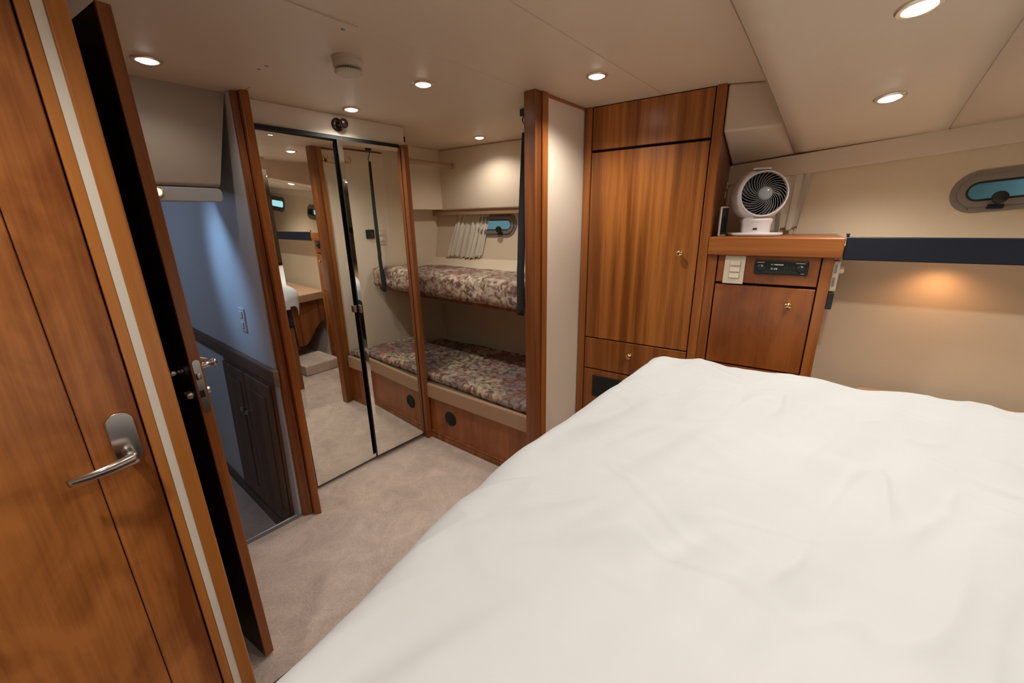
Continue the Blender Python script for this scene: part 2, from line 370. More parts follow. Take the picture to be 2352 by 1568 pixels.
# left bulkhead with the closed wash room door
bulk = struct(B(-1.3, 0.090, 1.058, 1.10, 0, 1.9).build('wall_left', M_vinyl))
struct(B(0.085, 0.118, 1.10, 1.93, 0, 1.9).build('wall_left', M_doorback))
struct(B(-0.2, 0.118, 1.93, 1.97, -0.23, 1.9).build('wall_left', M_passage))
struct(B(0.093, 0.1105, 1.036, 1.10, 0, 1.9).build('trim_3', M_frame, bevel=0.002))
struct(B(0.1105, 0.1245, 1.034, 1.10, 0, 1.9).build('trim_4', M_strip))
struct(B(0.1245, 0.1525, 1.030, 1.095, 0, 1.9).build('trim_5', M_frame, bevel=0.004))
d1 = struct(empty('door_1', (0, 0, 0)))
B(0.009, 0.0905, 1.040, 1.056, 0.01, 1.88).build('stile', M_figured, d1, bevel=0.003)
B(-0.60, 0.0078, 1.041, 1.056, 0.01, 1.88).build('door_panel', M_figured, d1, bevel=0.003)
B(-0.70, -0.6025, 1.040, 1.056, 0.01, 1.88).build('stile', M_figured, d1, bevel=0.003)
# lever set: rounded plate and swept lever
def round_plate(cx, cz, w, h, y0, y1, n=12):
    pts = []
    r = w / 2
    for i in range(n + 1):
        t = PI * i / n; pts.append((cx + r * math.cos(t), cz + h / 2 - r + r * math.sin(t)))
    for i in range(n + 1):
        t = PI + PI * i / n; pts.append((cx + r * math.cos(t), cz - h / 2 + r + r * math.sin(t)))
    return MB().extr([(x, y0, z) for x, z in pts], (0, y1 - y0, 0))
hd = round_plate(0.060, 1.005, 0.040, 0.105, 1.0335, 1.040).build('lever_plate', M_nickel, d1, bevel=0.001)
lv = MB(); lv.cyl((0.060, 1.036, 0.972), (0.060, 0.995, 0.972), 0.0095)
pts = []; rad = []
for i in range(15):
    t = i / 14
    pts.append((0.066 - 0.094 * t, 0.995 - 0.012 * math.sin(t * PI), 0.975 - 0.008 * t * t)); rad.append(0.0125 - 0.0055 * t)
lv.tube(pts, rad, 12, flat=(0.55, 1.0)); lv.build('lever', M_nickel, hd, smooth=True)

# passage: right-hand wall with chair rail and low double cupboard
pwm = MB(); pwm.hexa([(0.608, 1.895, -0.3), (0.68, 1.895, -0.3), (0.68, 4.3, -0.3), (0.608, 4.3, -0.3)], [(0.6905, 1.99, 1.9), (0.74, 1.99, 1.9), (0.74, 4.3, 1.9), (0.6905, 4.3, 1.9)])
pw = struct(pwm.build('wall_passage', M_passage))
rl = MB(); rl.extr([(0.648, 4.2, 0.690), (0.624, 4.2, 0.697), (0.624, 4.2, 0.752), (0.630, 4.2, 0.762), (0.650, 4.2, 0.764)], (0, -2.29, 0))
struct(rl.build('trim_6', M_dully, bevel=0.002))
struct(B(0.596, 0.616, 1.95, 4.2, -0.21, -0.150).build('baseboard_passage', M_dully, bevel=0.003))
cb = thing('passage_cupboard', 'low dark wooden double cupboard in passage wall beneath the chair rail', 'cupboard', (0.6205, 2.315, 0))
cb.rotation_euler = (0, 0.0374, 0)
B(-0.012, -0.001, -0.335, 0.335, -0.12, 0.684).build('frame', M_dull, cb, bevel=0.002)
for s in (-1, 1):
    a, b_ = (0.003, 0.320) if s > 0 else (-0.320, -0.003)
    dr = B(-0.024, -0.013, a, b_, -0.10, 0.668).build('cupboard_door', M_dull, cb, bevel=0.003)
    B(-0.028, -0.024, a + 0.06, b_ - 0.06, -0.03, 0.60).build('raised_panel', M_dull, dr, bevel=0.003)
    MB().lathe([(0.005, 0), (0.005, 0.012), (0.012, 0.018), (0.012, 0.024), (0.006, 0.029)], (-0.024, s * 0.036, 0.463), (-1, 0, 0), 20).build('knob', M_nickel, dr, smooth='auto')
op = thing('wall_socket', 'pale double power socket on the passage wall above the chair rail', 'socket', (0.6555, 2.247, 0.952))
op.rotation_euler = (0, 0.0374, 0)
B(-0.007, 0, -0.036, 0.036, -0.058, 0.058).build('cover_plate', M_passage, op, bevel=0.002)
for z in (-0.026, 0.026):
    B(-0.011, -0.007, -0.018, 0.018, z - 0.016, z + 0.016).build('outlet', M_passage, op, bevel=0.002)
    for s in (-1, 1): pass
# soffit over the passage, rounded underneath, with a small courtesy lamp
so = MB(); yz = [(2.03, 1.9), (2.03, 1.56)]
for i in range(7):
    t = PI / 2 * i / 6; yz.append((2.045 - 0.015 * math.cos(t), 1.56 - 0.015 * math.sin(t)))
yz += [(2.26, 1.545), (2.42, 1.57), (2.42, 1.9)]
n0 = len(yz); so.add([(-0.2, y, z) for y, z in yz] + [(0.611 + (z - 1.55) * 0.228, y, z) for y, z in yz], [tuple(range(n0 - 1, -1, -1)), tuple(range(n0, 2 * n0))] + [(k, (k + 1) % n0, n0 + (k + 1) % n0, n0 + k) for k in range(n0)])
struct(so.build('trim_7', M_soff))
cl = thing('courtesy_lamp', 'small glowing amber lamp under the passage soffit', 'lamp', (0.405, 2.0345, 1.520))
MB().lathe([(0.019, 0), (0.019, 0.004), (0.014, 0.006)], (0, 0, 0), (0, -1, 0), 24).build('ring', M_ring, cl, smooth='auto')
MB().lathe([(0.013, 0.0062), (0.009, 0.009), (0.002, 0.010)], (0, 0, 0), (0, -1, 0), 24).build('lens', M_amber, cl, smooth=True)
rp_ = [(-0.2, 1.487), (-0.2, 1.541)]
for i in range(6): t = PI / 2 - PI / 2 * i / 5; rp_.append((0.598 + 0.018 * math.cos(t), 1.523 + 0.018 * math.sin(t)))
for i in range(6): t = -PI / 2 * i / 5; rp_.append((0.598 + 0.018 * math.cos(t), 1.505 + 0.018 * math.sin(t)))
lw = MB(); lw.extr([(x, 2.036, z) for x, z in rp_], (0, 0.05, 0))
struct(lw.build('trim_23', M_gloss, bevel=0.006, seg=3))

# post between passage and mirrored closet
def lean(poly, z1=1.9, dx=0.046, dy=0.090):
    return MB().hexa([(x, y, 0) for x, y in poly], [(x + dx, y + dy, z1) for x, y in poly])
struct(MB().hexa([(0.630, 1.885, 0), (0.667, 1.870, 0), (0.667, 1.95, 0), (0.630, 1.95, 0)], [(0.6935, 1.975, 1.9), (0.7125, 1.962, 1.9), (0.7125, 2.04, 1.9), (0.6935, 2.04, 1.9)]).build('trim_8', M_darkwood, bevel=0.003))
struct(lean([(0.669, 1.852), (0.697, 1.838), (0.706, 2.02), (0.669, 2.02)]).build('trim_9', M_wood, bevel=0.004))
# closet block and fascia
struct(B(0.72, 1.535, 2.08, 2.62, 0, 1.9).build('wall_closet', M_vinyl))
struct(B(0.715, 0.770, 2.040, 2.08, 0, 1.9).build('trim_10', M_vinyl2))
struct(B(0.735, 1.553, 2.045, 2.08, 1.803, 1.9).build('trim_11', M_vinyl2, bevel=0.003))
struct(B(0.779, 1.50, 2.022, 2.056, 1.786, 1.803).build('trim_12', M_blackm))
struct(B(1.500, 1.532, 1.985, 2.045, 0.0, 1.800).build('trim_13', M_darkwood, bevel=0.003))

# ------------------------------------------------------------------ mirrored folding door
def mirror_leaf(p0, p1, z0, z1, label):
    p0 = Vector((*p0, 0)); p1 = Vector((*p1, 0)); w = (p1 - p0).length; a = math.atan2((p1 - p0).y, (p1 - p0).x)
    lf = thing('mirror_door', label, 'mirror door', p0, a)
    bw = 0.020
    B(0.0, w, 0.0065, 0.010, z0 - 0.003, z1 + 0.002).build('backing', M_blackm, lf)
    x0, x1 = 0.004, w - 0.004
    out = [(x0, 0.006, z0), (x1, 0.006, z0), (x1, 0.006, z1), (x0, 0.006, z1)]
    inn = [(x0 + bw, 0.0035, z0 + bw), (x1 - bw, 0.0035, z0 + bw), (x1 - bw, 0.0035, z1 - bw), (x0 + bw, 0.0035, z1 - bw)]
    m = MB(); m.add(out + inn, [(4, 5, 6, 7), (0, 1, 5, 4), (1, 2, 6, 5), (2, 3, 7, 6), (3, 0, 4, 7)])
    m.build('mirror_glass', M_mirror, lf)
    return lf, w
lL, wL = mirror_leaf((0.772, 2.028), (1.146, 2.0358), 0.022, 1.787, 'tall bevelled mirror door next to the wooden post, reflecting the bed corner')
lR, wR = mirror_leaf((1.138, 2.0150), (1.498, 2.0075), 0.036, 1.784, 'tall bevelled mirror door beside the bunks, reflecting the black strap')
B(wL - 0.032, wL - 0.012, -0.010, 0.006, 0.930, 0.968).build('pull', M_nickel, lL, bevel=0.002)
B(0.000, 0.013, -0.010, 0.006, 0.925, 0.968).build('pull', M_nickel, lR, bevel=0.002)

# coat peg on the fascia
pg = thing('coat_peg', 'dark bronze round coat peg on the cream fascia above the mirrors', 'hook', (1.163, 2.045, 1.855))
MB().lathe([(0.030, 0), (0.030, 0.004), (0.024, 0.009), (0.014, 0.010)], (0, 0, 0), (0, -1, 0), 32).build('rosette', M_bronze, pg, smooth='auto')
for k in range(4):
    t = PI / 4 + k * PI / 2
    MB().lathe([(0.003, 0.0095), (0.002, 0.011)], (0.022 * math.cos(t), 0, 0.022 * math.sin(t)), (0, -1, 0), 10).build('screw', M_nickel, pg)
MB().lathe([(0.012, 0.008), (0.009, 0.02), (0.010, 0.032), (0.020, 0.038), (0.022, 0.046), (0.018, 0.050), (0.019, 0.055), (0.012, 0.060), (0.002, 0.062)], (0, 0, 0), (0.25, -1, 0.05), 32).build('knob', M_bronze, pg, smooth='auto')

# ------------------------------------------------------------------ partition, pillar
struct(B(1.575, 1.93, 1.100, 1.130, 0, 1.889).build('wall_partition', M_vinyl2))
struct(B(1.93, 2.5, 1.100, 1.130, 0, 1.9).build('wall_partition', M_vinyl))
struct(B(1.575, 1.912, 1.092, 1.136, 1.889, 1.9).build('trim_14', M_woodh))
struct(B(1.492, 1.534, 1.090, 1.150, 0, 1.9).build('trim_15', M_darkwood, bevel=0.004))
struct(B(1.536, 1.577, 1.082, 1.142, 0, 1.9).build('trim_16', M_wood, bevel=0.004))

# ------------------------------------------------------------------ alcove shell
struct(B(1.40, 2.45, 2.62, 2.66, 0, 1.52).build('wall_alcove', M_vinyl))
struct(B(1.40, 2.22, 2.50, 2.66, 1.48, 1.9).build('wall_alcove', M_vinyl, bevel=0.004))
struct(B(1.535, 1.97, 2.56, 2.62, 0, 1.44).build('trim_17', M_vinyl2, bevel=0.003))
def stadium(cx, cz, hl, r, n=14):
    p = []
    for i in range(n + 1):
        t = -PI / 2 + PI * i / n; p.append((cx + hl - r + r * math.cos(t), cz + r * math.sin(t)))
    for i in range(n + 1):
        t = PI / 2 + PI * i / n; p.append((cx - hl + r + r * math.cos(t), cz + r * math.sin(t)))
    return p
def holed_sheet(x0, x1, rows, holes, fn):
    """planar sheet in (x, s) with stadium holes, mapped by fn(x, s)"""
    bm = bmesh.new()
    def loop(pts):
        vs = [bm.verts.new((p[0], p[1], 0)) for p in pts]
        return [bm.edges.new((vs[i], vs[(i + 1) % len(vs)])) for i in range(len(vs))]
    es = loop([(x0, rows[0]), (x1, rows[0]), (x1, rows[1]), (x0, rows[1])])
    for h in holes: es += loop(h)
    bmesh.ops.triangle_fill(bm, use_beauty=True, use_dissolve=False, edges=es)
    vs = [fn(v.co.x, v.co.y) for v in bm.verts]; bm.verts.index_update()
    fs = [tuple(v.index for v in f.verts) for f in bm.faces]; bm.free()
    m = MB(); m.add(vs, fs); return m
# upper hull side of the alcove (local frame A)
AH = [(0.075, 1.46), (0.015, 1.13)]
def a_d(z): return 0.015 + (0.060) * (z - 1.13) / 0.33
ha = B(-0.02, 1.40, 0.0, 0.30, 1.475, 1.9).build('wall_hull', M_vinyl, loc=OA, rot=TA, bevel=0.012, seg=3); struct(ha)
sb = MB(); sb.hexa([(-0.2, 0.012, 1.437), (1.4, 0.012, 1.437), (1.4, 0.2, 1.437), (-0.2, 0.2, 1.437)], [(-0.2, 0.012, 1.475), (1.4, 0.012, 1.475), (1.4, 0.2, 1.475), (-0.2, 0.2, 1.475)])
struct(sb.build('trim_18', M_pad, loc=OA, rot=TA, bevel=0.004))
PA = (0.455, 1.362)
hw = holed_sheet(-0.2, 1.40, (1.12, 1.46), [stadium(PA[0], PA[1], 0.160, 0.050)], lambda x, s: (x, a_d(s), s))
struct(hw.build('wall_hull', M_hull, loc=OA, rot=TA))
le = MB(); le.add([(-0.2, 0.015, 1.12), (1.4, 0.015, 1.12), (1.4, -0.16, 1.048), (-0.2, -0.12, 1.048), (-0.2, 0.015, 0.93), (1.4, 0.015, 0.93), (1.4, -0.16, 0.93), (-0.2, -0.12, 0.93)],
    [(0, 1, 2, 3), (4, 5, 6, 7), (0, 1, 5, 4), (2, 3, 7, 6), (1, 2, 6, 5), (0, 3, 7, 4)])
struct(le.build('trim_19', M_vinyl, loc=OA, rot=TA))
lo = MB(); lo.hexa([(-0.2, 0.10, 0.3), (1.4, 0.10, 0.3), (1.4, 0.2, 0.3), (-0.2, 0.2, 0.3)], [(-0.2, 0.01, 0.94), (1.4, 0.01, 0.94), (1.4, 0.2, 0.94), (-0.2, 0.2, 0.94)])
struct(lo.build('wall_hull', M_hull, loc=OA, rot=TA))

def porthole(name, cx, cz, hl, r, frame_fn, loc, rot, knobx):
    """oval opening port: flange, inner ring, seal, glass, knob, screws. frame_fn(x, s, off) maps to local xyz (off towards the room)"""
    e = struct(empty(name, loc, rot))
    def ring(h0, r0, h1, r1, o0, o1, nm, m, par=e, n=20):
        a = stadium(0, 0, h0, r0, n); b = stadium(0, 0, h1, r1, n); k = len(a)
        mb = MB(); vs = []
        for (P, off) in ((a, o0), (a, o1), (b, o1), (b, o0)):
            vs += [frame_fn(cx + x, cz + y, off) for x, y in P]
        fs = []
        for q in range(4):
            for i in range(k):
                j = (i + 1) % k; fs.append((q * k + i, q * k + j, ((q + 1) % 4) * k + j, ((q + 1) % 4) * k + i))
        mb.add(vs, fs); return mb.build(nm, m, par, smooth='auto')
    fl_ = ring(hl + 0.030, r + 0.030, hl + 0.002, r + 0.002, -0.002, 0.007, 'flange', M_steel)
    ring(hl + 0.010, r + 0.010, hl - 0.012, r - 0.012, 0.003, 0.014, 'sash', M_steel)
    ring(hl - 0.010, r - 0.010, hl - 0.020, r - 0.020, -0.030, 0.010, 'seal', M_rubber)
    ring(hl + 0.004, r + 0.004, hl - 0.002, r - 0.002, -0.06, 0.0, 'spigot', M_steel)
    P = stadium(0, 0, hl - 0.012, r - 0.012, 20)
    mb = MB(); mb.add([frame_fn(cx + x, cz + y, -0.012) for x, y in P], [tuple(range(len(P)))]); mb.build('pane', M_pane, e)
    kx = cx + knobx; c0 = Vector(frame_fn(kx, cz - r + 0.020, 0.010)); c1 = Vector(frame_fn(kx, cz - r + 0.020, 0.050))
    k = MB(); k.lathe([(0.008, 0), (0.008, 0.018), (0.021, 0.020), (0.023, 0.028), (0.021, 0.036), (0.010, 0.040)], c0, c1 - c0, 20)
    k.build('clamp_knob', M_black, e, smooth='auto')
    c2 = Vector(frame_fn(kx - 0.022, cz - r - 0.012, 0.004)); c3 = Vector(frame_fn(kx + 0.022, cz - r - 0.012, 0.016))
    B(min(c2.x, c3.x), max(c2.x, c3.x), min(c2.y, c3.y), max(c2.y, c3.y), c2.z - 0.006, c2.z + 0.010).build('clamp_bracket', M_black, e, bevel=0.002)
    n = 8
    for i in range(n):
        S = stadium(0, 0, hl + 0.019, r + 0.019, 20); x, y = S[int((i + 0.5) * len(S) / n)]
        a = Vector(frame_fn(cx + x, cz + y, 0.007)); b2 = Vector(frame_fn(cx + x, cz + y, 0.010))
        MB().lathe([(0.004, 0), (0.002, 0.002)], a, b2 - a, 8).build('screw', M_nickel, fl_)
    return e
porthole('window_1', PA[0], PA[1], 0.160, 0.050, lambda x, s, o: (x, a_d(s) - o, s), OA, TA, 0.06)

# ------------------------------------------------------------------ main hull side (cabinet frame)
def h_d(z, u=1.0): return 0.362 + 0.055 * (z - 1.31) / 0.35
def beam_z(u): return 1.657 + 0.10 * (u - 0.866)
P2 = (1.740, 1.499); P3 = (3.15, 1.660)
tilt = 0.10
hm = holed_sheet(0.52, 5.8, (1.26, 1.88), [[(x, z + tilt * (x - P2[0])) for x, z in stadium(P2[0], P2[1], 0.310, 0.049)], [(x, z + tilt * (x - P3[0])) for x, z in stadium(P3[0], P3[1], 0.310, 0.062)]],
    lambda x, s: (x, h_d(s), s))
struct(hm.build('wall_hull', M_hull, loc=OC, rot=TC))
porthole('window_2', P2[0], P2[1], 0.310, 0.049, lambda x, s, o: (x, h_d(s) - o, s + tilt * (x - P2[0])), OC, TC, -0.210)
porthole('window_3', P3[0], P3[1], 0.310, 0.062, lambda x, s, o: (x, h_d(s) - o, s + tilt * (x - P3[0])), OC, TC, 0.240)
hl = MB(); hl.add([(1.05, 0.165, 0.60), (5.8, 0.165, 0.60), (5.8, 0.236, 1.238), (1.05, 0.236, 1.238), (1.05, 0.36, 0.60), (5.8, 0.36, 0.60), (5.8, 0.36, 1.238), (1.05, 0.36, 1.238)],
    [(0, 1, 2, 3), (4, 5, 6, 7), (0, 1, 5, 4), (2, 3, 7, 6)])
struct(hl.build('wall_hull', M_hull, loc=OC, rot=TC))
hf = MB(); hf.add([(1.05, 0.02, 0.0), (5.8, 0.02, 0.0), (5.8, 0.165, 0.61), (1.05, 0.165, 0.61), (1.05, 0.36, 0.0), (5.8, 0.36, 0.0), (5.8, 0.36, 0.61), (1.05, 0.36, 0.61)],
    [(0, 1, 2, 3), (4, 5, 6, 7), (0, 1, 5, 4), (2, 3, 7, 6), (0, 3, 7, 4)])
struct(hf.build('wall_hull', M_carpet, loc=OC, rot=TC))
# beam under the side deck
bmm = MB(); d0 = 0.368
bmm.hexa([(0.52, d0, beam_z(0.52) - 0.086), (5.8, d0, beam_z(5.8) - 0.086), (5.8, d0 + 0.05, beam_z(5.8) - 0.086), (0.52, d0 + 0.05, beam_z(0.52) - 0.086)],
    [(0.52, d0 - 0.006, beam_z(0.52)), (5.8, d0 - 0.006, beam_z(5.8)), (5.8, d0 + 0.05, beam_z(5.8)), (0.52, d0 + 0.05, beam_z(0.52))])
struct(bmm.build('trim_20', M_ceil, loc=OC, rot=TC, bevel=0.004))
# dropped overhead panels over the berth
def pz_(x, y):
    f = 1.857 - 0.040 * x if x < 1.0 else 1.817 - 0.075 * (x - 1.0) - 0.030 * (x - 1.0) ** 2
    return min(f + 0.10 * (0.27 - y), 1.893)
ov = struct(empty('ceiling'))
def opanel(y0, y1):
    def f(a, b):
        y = y0 + (y1 - y0) * b; xe = 2.388 + 0.097 * (0.27 - y); x = -1.28 + (xe + 1.28) * a
        return (x, y, pz_(x, y))
    m = MB(); m.grid(40, 8, f); o = m.build('headliner_panel', M_ceil, ov, smooth=True)
    s = o.modifiers.new('thickness', 'SOLIDIFY'); s.thickness = 0.012; s.offset = 1.0
    return o
def up_fix(o):
    me = o.data
    if me.polygons[0].normal.z < 0: me.flip_normals()
    return o
up_fix(opanel(0.272, -0.209)); up_fix(opanel(-0.2115, -4.6))
def edge(a, b):
    x = -1.28 + 3.62 * a; z = pz_(x, 0.272); return (x, 0.275, z + (1.904 - z) * b)
struct(MB().grid(30, 1, edge).build('trim_21', M_ceil))
# boxed-in corner above the counter
vb = MB()
A0, A1 = Vector((1.964, 0.487, 1.9)), Vector((2.090, 0.236, 1.9)); F0, F1 = Vector((1.964, 0.487, 1.726)), Vector((2.090, 0.236, 1.742)); G0, G1 = Vector((2.375, 0.527, 1.625)), Vector((2.400, 0.20, 1.663))
H0, H1 = Vector((2.375, 0.527, 1.9)), Vector((2.400, 0.20, 1.9))
vb.add([A0, A1, F0, F1, G0, G1, H0, H1], [(0, 1, 3, 2), (2, 3, 5, 4), (4, 5, 7, 6), (0, 2, 4, 6), (1, 3, 5, 7), (0, 1, 7, 6)])
struct(vb.build('trim_22', M_ceil, bevel=0.010, seg=4))

# ================================================================== WARDROBE
wd = thing('wardrobe', 'tall cherry wood wardrobe with striped veneer door beside the cream partition', 'wardrobe', OC, TC)
B(0.006, 0.604, 0.020, 0.10, 0, 1.9).build('carcass', M_gap, wd)
sd = MB()
ys = [(0.0, 0), (0.0, 1.9), (0.43, 1.9), (0.43, 0)]
sd.extr([(0.586, y, z) for y, z in ys], (0.019, 0, 0)); sd.build('side_panel', M_darkwood, wd, bevel=0.001)
B(0.0, 0.036, -0.004, 0.03, 0, 1.9).build('stile', M_wood, wd, bevel=0.002)
B(0.569, 0.6065, -0.012, 0.020, 0, 1.9).build('stile', M_wood, wd, bevel=0.004)
B(0.0415, 0.564, -0.001, 0.02, 1.712, 1.896).build('top_panel', M_ribbon, wd, bevel=0.0015)
dd = B(0.0415, 0.564, -0.003, 0.018, 0.780, 1.700).build('door', M_ribbon, wd, bevel=0.002)
dw = B(0.0415, 0.564, -0.003, 0.018, 0.602, 0.774).build('drawer', M_ribbon2, wd, bevel=0.002)
lw = B(0.0415, 0.564, -0.003, 0.018, 0.09, 0.595).build('lower_panel', M_ribbon2, wd, bevel=0.002)
B(0.036, 0.569, 0.0, 0.018, 0.0, 0.085).build('plinth', M_woodh, wd, bevel=0.002)
B(0.095, 0.36, -0.010, -0.003, 0.44, 0.565).build('vent_grille', M_blackm, lw, bevel=0.003)
def knob(u, z, parent, y=-0.003):
    MB().lathe([(0.0085, 0), (0.0085, 0.003), (0.005, 0.005), (0.005, 0.014), (0.012, 0.020), (0.0155, 0.027), (0.0145, 0.032), (0.008, 0.036), (0.001, 0.037)], (u, y, z), (0, -1, 0), 28).build('knob', M_brass, parent, smooth=True)
knob(0.493, 1.239, dd); knob(0.296, 0.711, dw)

# ================================================================== SIDE CABINET
sc = thing('side_cabinet', 'cherry wood bedside cabinet with brass-knobbed door under the thick counter', 'cabinet', OC, TC)
B(0.612, 1.050, 0.020, 0.20, 0, 1.236).build('carcass', M_gap, sc)
B(0.607, 0.647, -0.002, 0.024, 0, 1.236).build('stile', M_wood, sc, bevel=0.002)
B(1.018, 1.055, -0.002, 0.20, 0, 1.236).build('stile', M_wood, sc, bevel=0.002)
B(0.652, 1.013, -0.001, 0.02, 1.122, 1.2355).build('fascia_panel', M_flatwood, sc, bevel=0.0015)
sdoor = B(0.652, 1.013, -0.003, 0.018, 0.752, 1.111).build('door', M_flatwood, sc, bevel=0.002)
B(0.647, 1.018, -0.002, 0.02, 0.0, 0.745).build('lower_panel', M_flatwood, sc, bevel=0.0015)
knob(0.932, 1.042, sdoor)
ct = B(0.6075, 1.074, -0.020, 0.36, 1.2362, 1.313).build('counter', M_woodh, loc=OC, rot=TC, bevel=0.006, seg=3)
tag(ct, 'thick cherry wood counter top on the side cabinet holding the fan', 'counter')

# switch plate with three rockers
sw = thing('switch_plate', 'ivory plate with three rocker switches left of the car stereo', 'light switch', OC, TC)
B(0.679, 0.757, -0.006, -0.001, 1.1165, 1.2355).build('cover_plate', M_ivory, sw, bevel=0.0012)
for k in range(3):
    z = 1.204 - k * 0.0265
    B(0.7005, 0.7405, -0.0065, -0.006, z - 0.0105, z + 0.0105).build('recess', M_grey, sw)
    B(0.7015, 0.7395, -0.0095, -0.0062, z - 0.0095, z + 0.0095).build('rocker', M_ivory2, sw, bevel=0.001)
# car stereo
st = thing('car_stereo', 'black car stereo with two dials set in the wooden panel', 'stereo', OC, TC)
B(0.792, 0.978, -0.012, -0.0012, 1.1645, 1.2205).build('face', M_black, st, bevel=0.004)
B(0.800, 0.970, -0.0145, -0.012, 1.169, 1.216).build('front_panel', M_display, st, bevel=0.002)
for u in (0.815, 0.953):
    MB().lathe([(0.015, 0), (0.015, 0.003), (0.011, 0.005), (0.011, 0.012), (0.009, 0.014)], (u, -0.0145, 1.190), (0, -1, 0), 28).build('dial', M_black, st, smooth='auto')
B(0.838, 0.882, -0.0155, -0.0145, 1.181, 1.195).build('display', M_display, st, bevel=0.0004)
for i, w_ in enumerate((0.003, 0.002, 0.004, 0.004)): B(0.852 + i * 0.006, 0.852 + i * 0.006 + w_, -0.0158, -0.0155, 1.185, 1.192).build('digit', M_print, st)
B(0.850, 0.858, -0.0152, -0.0145, 1.204, 1.2065).build('lettering', M_print, st)
B(0.862, 0.893, -0.0152, -0.0145, 1.203, 1.2070).build('lettering', M_print, st)
B(0.801, 0.826, -0.0152, -0.0145, 1.2115, 1.2135).build('lettering', M_print, st)
B(0.935, 0.966, -0.0152, -0.0145, 1.2115, 1.2135).build('lettering', M_print, st)
B(0.955, 0.965, -0.0152, -0.0145, 1.1705, 1.1735).build('lettering', M_print, st)
for r_ in range(3):
    for c_ in range(4): B(0.895 + c_ * 0.010, 0.902 + c_ * 0.010, -0.016, -0.0145, 1.176 + r_ * 0.0085, 1.1815 + r_ * 0.0085).build('button', M_black, st, bevel=0.0006)

# items on the cabinet's right-hand side
ws = thing('thermostat', 'ivory slotted plastic box with a round dial on the cabinet side', 'thermostat', OC, TC)
B(1.0552, 1.077, 0.010, 0.075, 1.108, 1.226).build('case', M_ivory, ws, bevel=0.004)
for z in (1.128, 1.178): B(1.0605, 1.0685, 0.0085, 0.0100, z, z + 0.034).build('slot', M_steel, ws)
MB().lathe([(0.016, 0), (0.017, 0.004), (0.015, 0.014), (0.012, 0.016)], (1.077, 0.045, 1.190), (1, 0, 0), 24).build('dial', M_ivory2, ws, smooth='auto')
bx = B(1.0552, 1.076, 0.012, 0.070, 1.035, 1.100).build('wall_box', M_black, loc=OC, rot=TC, bevel=0.003)
tag(bx, 'small black plastic box on the cabinet side under the ivory dial', 'box')

# shelf with navy edge running aft from the counter
sh = thing('side_shelf', 'long hull shelf with dark navy padded edge running from the counter', 'shelf', OC, TC)
B(1.0755, 5.7, -0.008, 0.355, 1.2385, 1.283).build('shelf_board', M_vinyl2, sh)
B(1.0755, 5.7, -0.020, -0.0082, 1.232, 1.3165).build('padded_edge', M_navy, sh, bevel=0.005, seg=3)
tb = MB(); tb.lathe([(0.006, 0), (0.004, 0.006), (0.007, 0.010), (0.003, 0.013)], (1.078, -0.01, 1.3165), (0, 0, 1), 12); tb.build('end_stud', M_black, sh, smooth=True)
pl = thing('shelf_downlight', 'small warm puck lamp glowing under the navy-edged shelf', 'lamp', cw(1.40, 0.135, 1.2385), TC)
MB().lathe([(0.030, 0), (0.030, -0.006), (0.022, -0.008)], (0, 0, 0), (0, 0, 1), 24).build('ring', M_ring, pl, smooth='auto')
MB().lathe([(0.018, -0.0085), (0.012, -0.011), (0.002, -0.012)], (0, 0, 0), (0, 0, 1), 24).build('lens', M_amber, pl, smooth=True)
ls = light('puck_light', 'SPOT', (0, 0, -0.02), (0.0, 0.012, -0.5), 1.1, (1.0, 0.50, 0.22), parent=pl, spot_size=math.radians(150), spot_blend=1.0, shadow_soft_size=0.012)

# ledge along the hull at berth height, wooden end panel with curved foot
lg = thing('hull_ledge', 'low beige-edged ledge along the hull behind the foot of the bed', 'ledge')
MB().prism([(1.72, -0.03), (2.135, -0.12), (2.185, -0.62), (2.55, -4.4), (1.72, -4.4)], 0.635, 0.712).build('padded_top', M_pad, lg, bevel=0.008, seg=3)
ep = MB(); xs = [(2.135, 0.633), (2.09, 0.30)]
for i in range(13):
    t = i / 12; xs.append((2.085 - 0.305 * t, 0.40 - 0.22 * math.sin(t * PI / 2) + 0.03 * math.sin(t * PI * 2)))
xs.append((1.76, 0.633))
ep.extr([(x, -0.18, z) for x, z in xs], (0, 0.02, 0)); ep.build('end_panel', M_darkwood, lg, bevel=0.002)
B(1.78, 1.80, -4.4, -0.185, 0.13, 0.633).build('front_panel', M_darkwood, lg)
stp = B(1.60, 1.945, -0.10, 0.30, 0.0, 0.10).build('carpeted_step', M_carpet, bevel=0.012, seg=3)
tag(stp, 'low beige carpeted step beyond the foot of the bed', 'step')

# ================================================================== FAN
BC = Vector((2.137, 0.348, 1.484))
fn = thing('circulator_fan', 'white ball-shaped fan with dark spiral grille standing on the wooden counter', 'fan', (2.118, 0.347, 1.3132))
fb = Vector((2.118, 0.347, 1.3132))
MB().lathe([(0.100, 0), (0.106, 0.004), (0.108, 0.010), (0.104, 0.013), (0.096, 0.012), (0.060, 0.014), (0.002, 0.015)], (0, 0, 0), (0, 0, 1), 48).build('base', M_white, fn, smooth='auto')
nk = MB().lathe([(0.058, 0.013), (0.058, 0.045), (0.064, 0.066), (0.05, 0.080)], (0, 0, 0), (0, 0, 1), 40).build('neck', M_white, fn, smooth='auto')
tocam = (Vector((0, 0, 1.4)) - BC).normalized()
side = Vector((0, 0, 1)).cross(tocam).normalized()          # to the right seen from the camera
ax = (tocam + side * 0.30 + Vector((0, 0, 1)) * 0.10).normalized()
bc = Vector((0.013, 0.008, 0.168)); R_ = 0.110
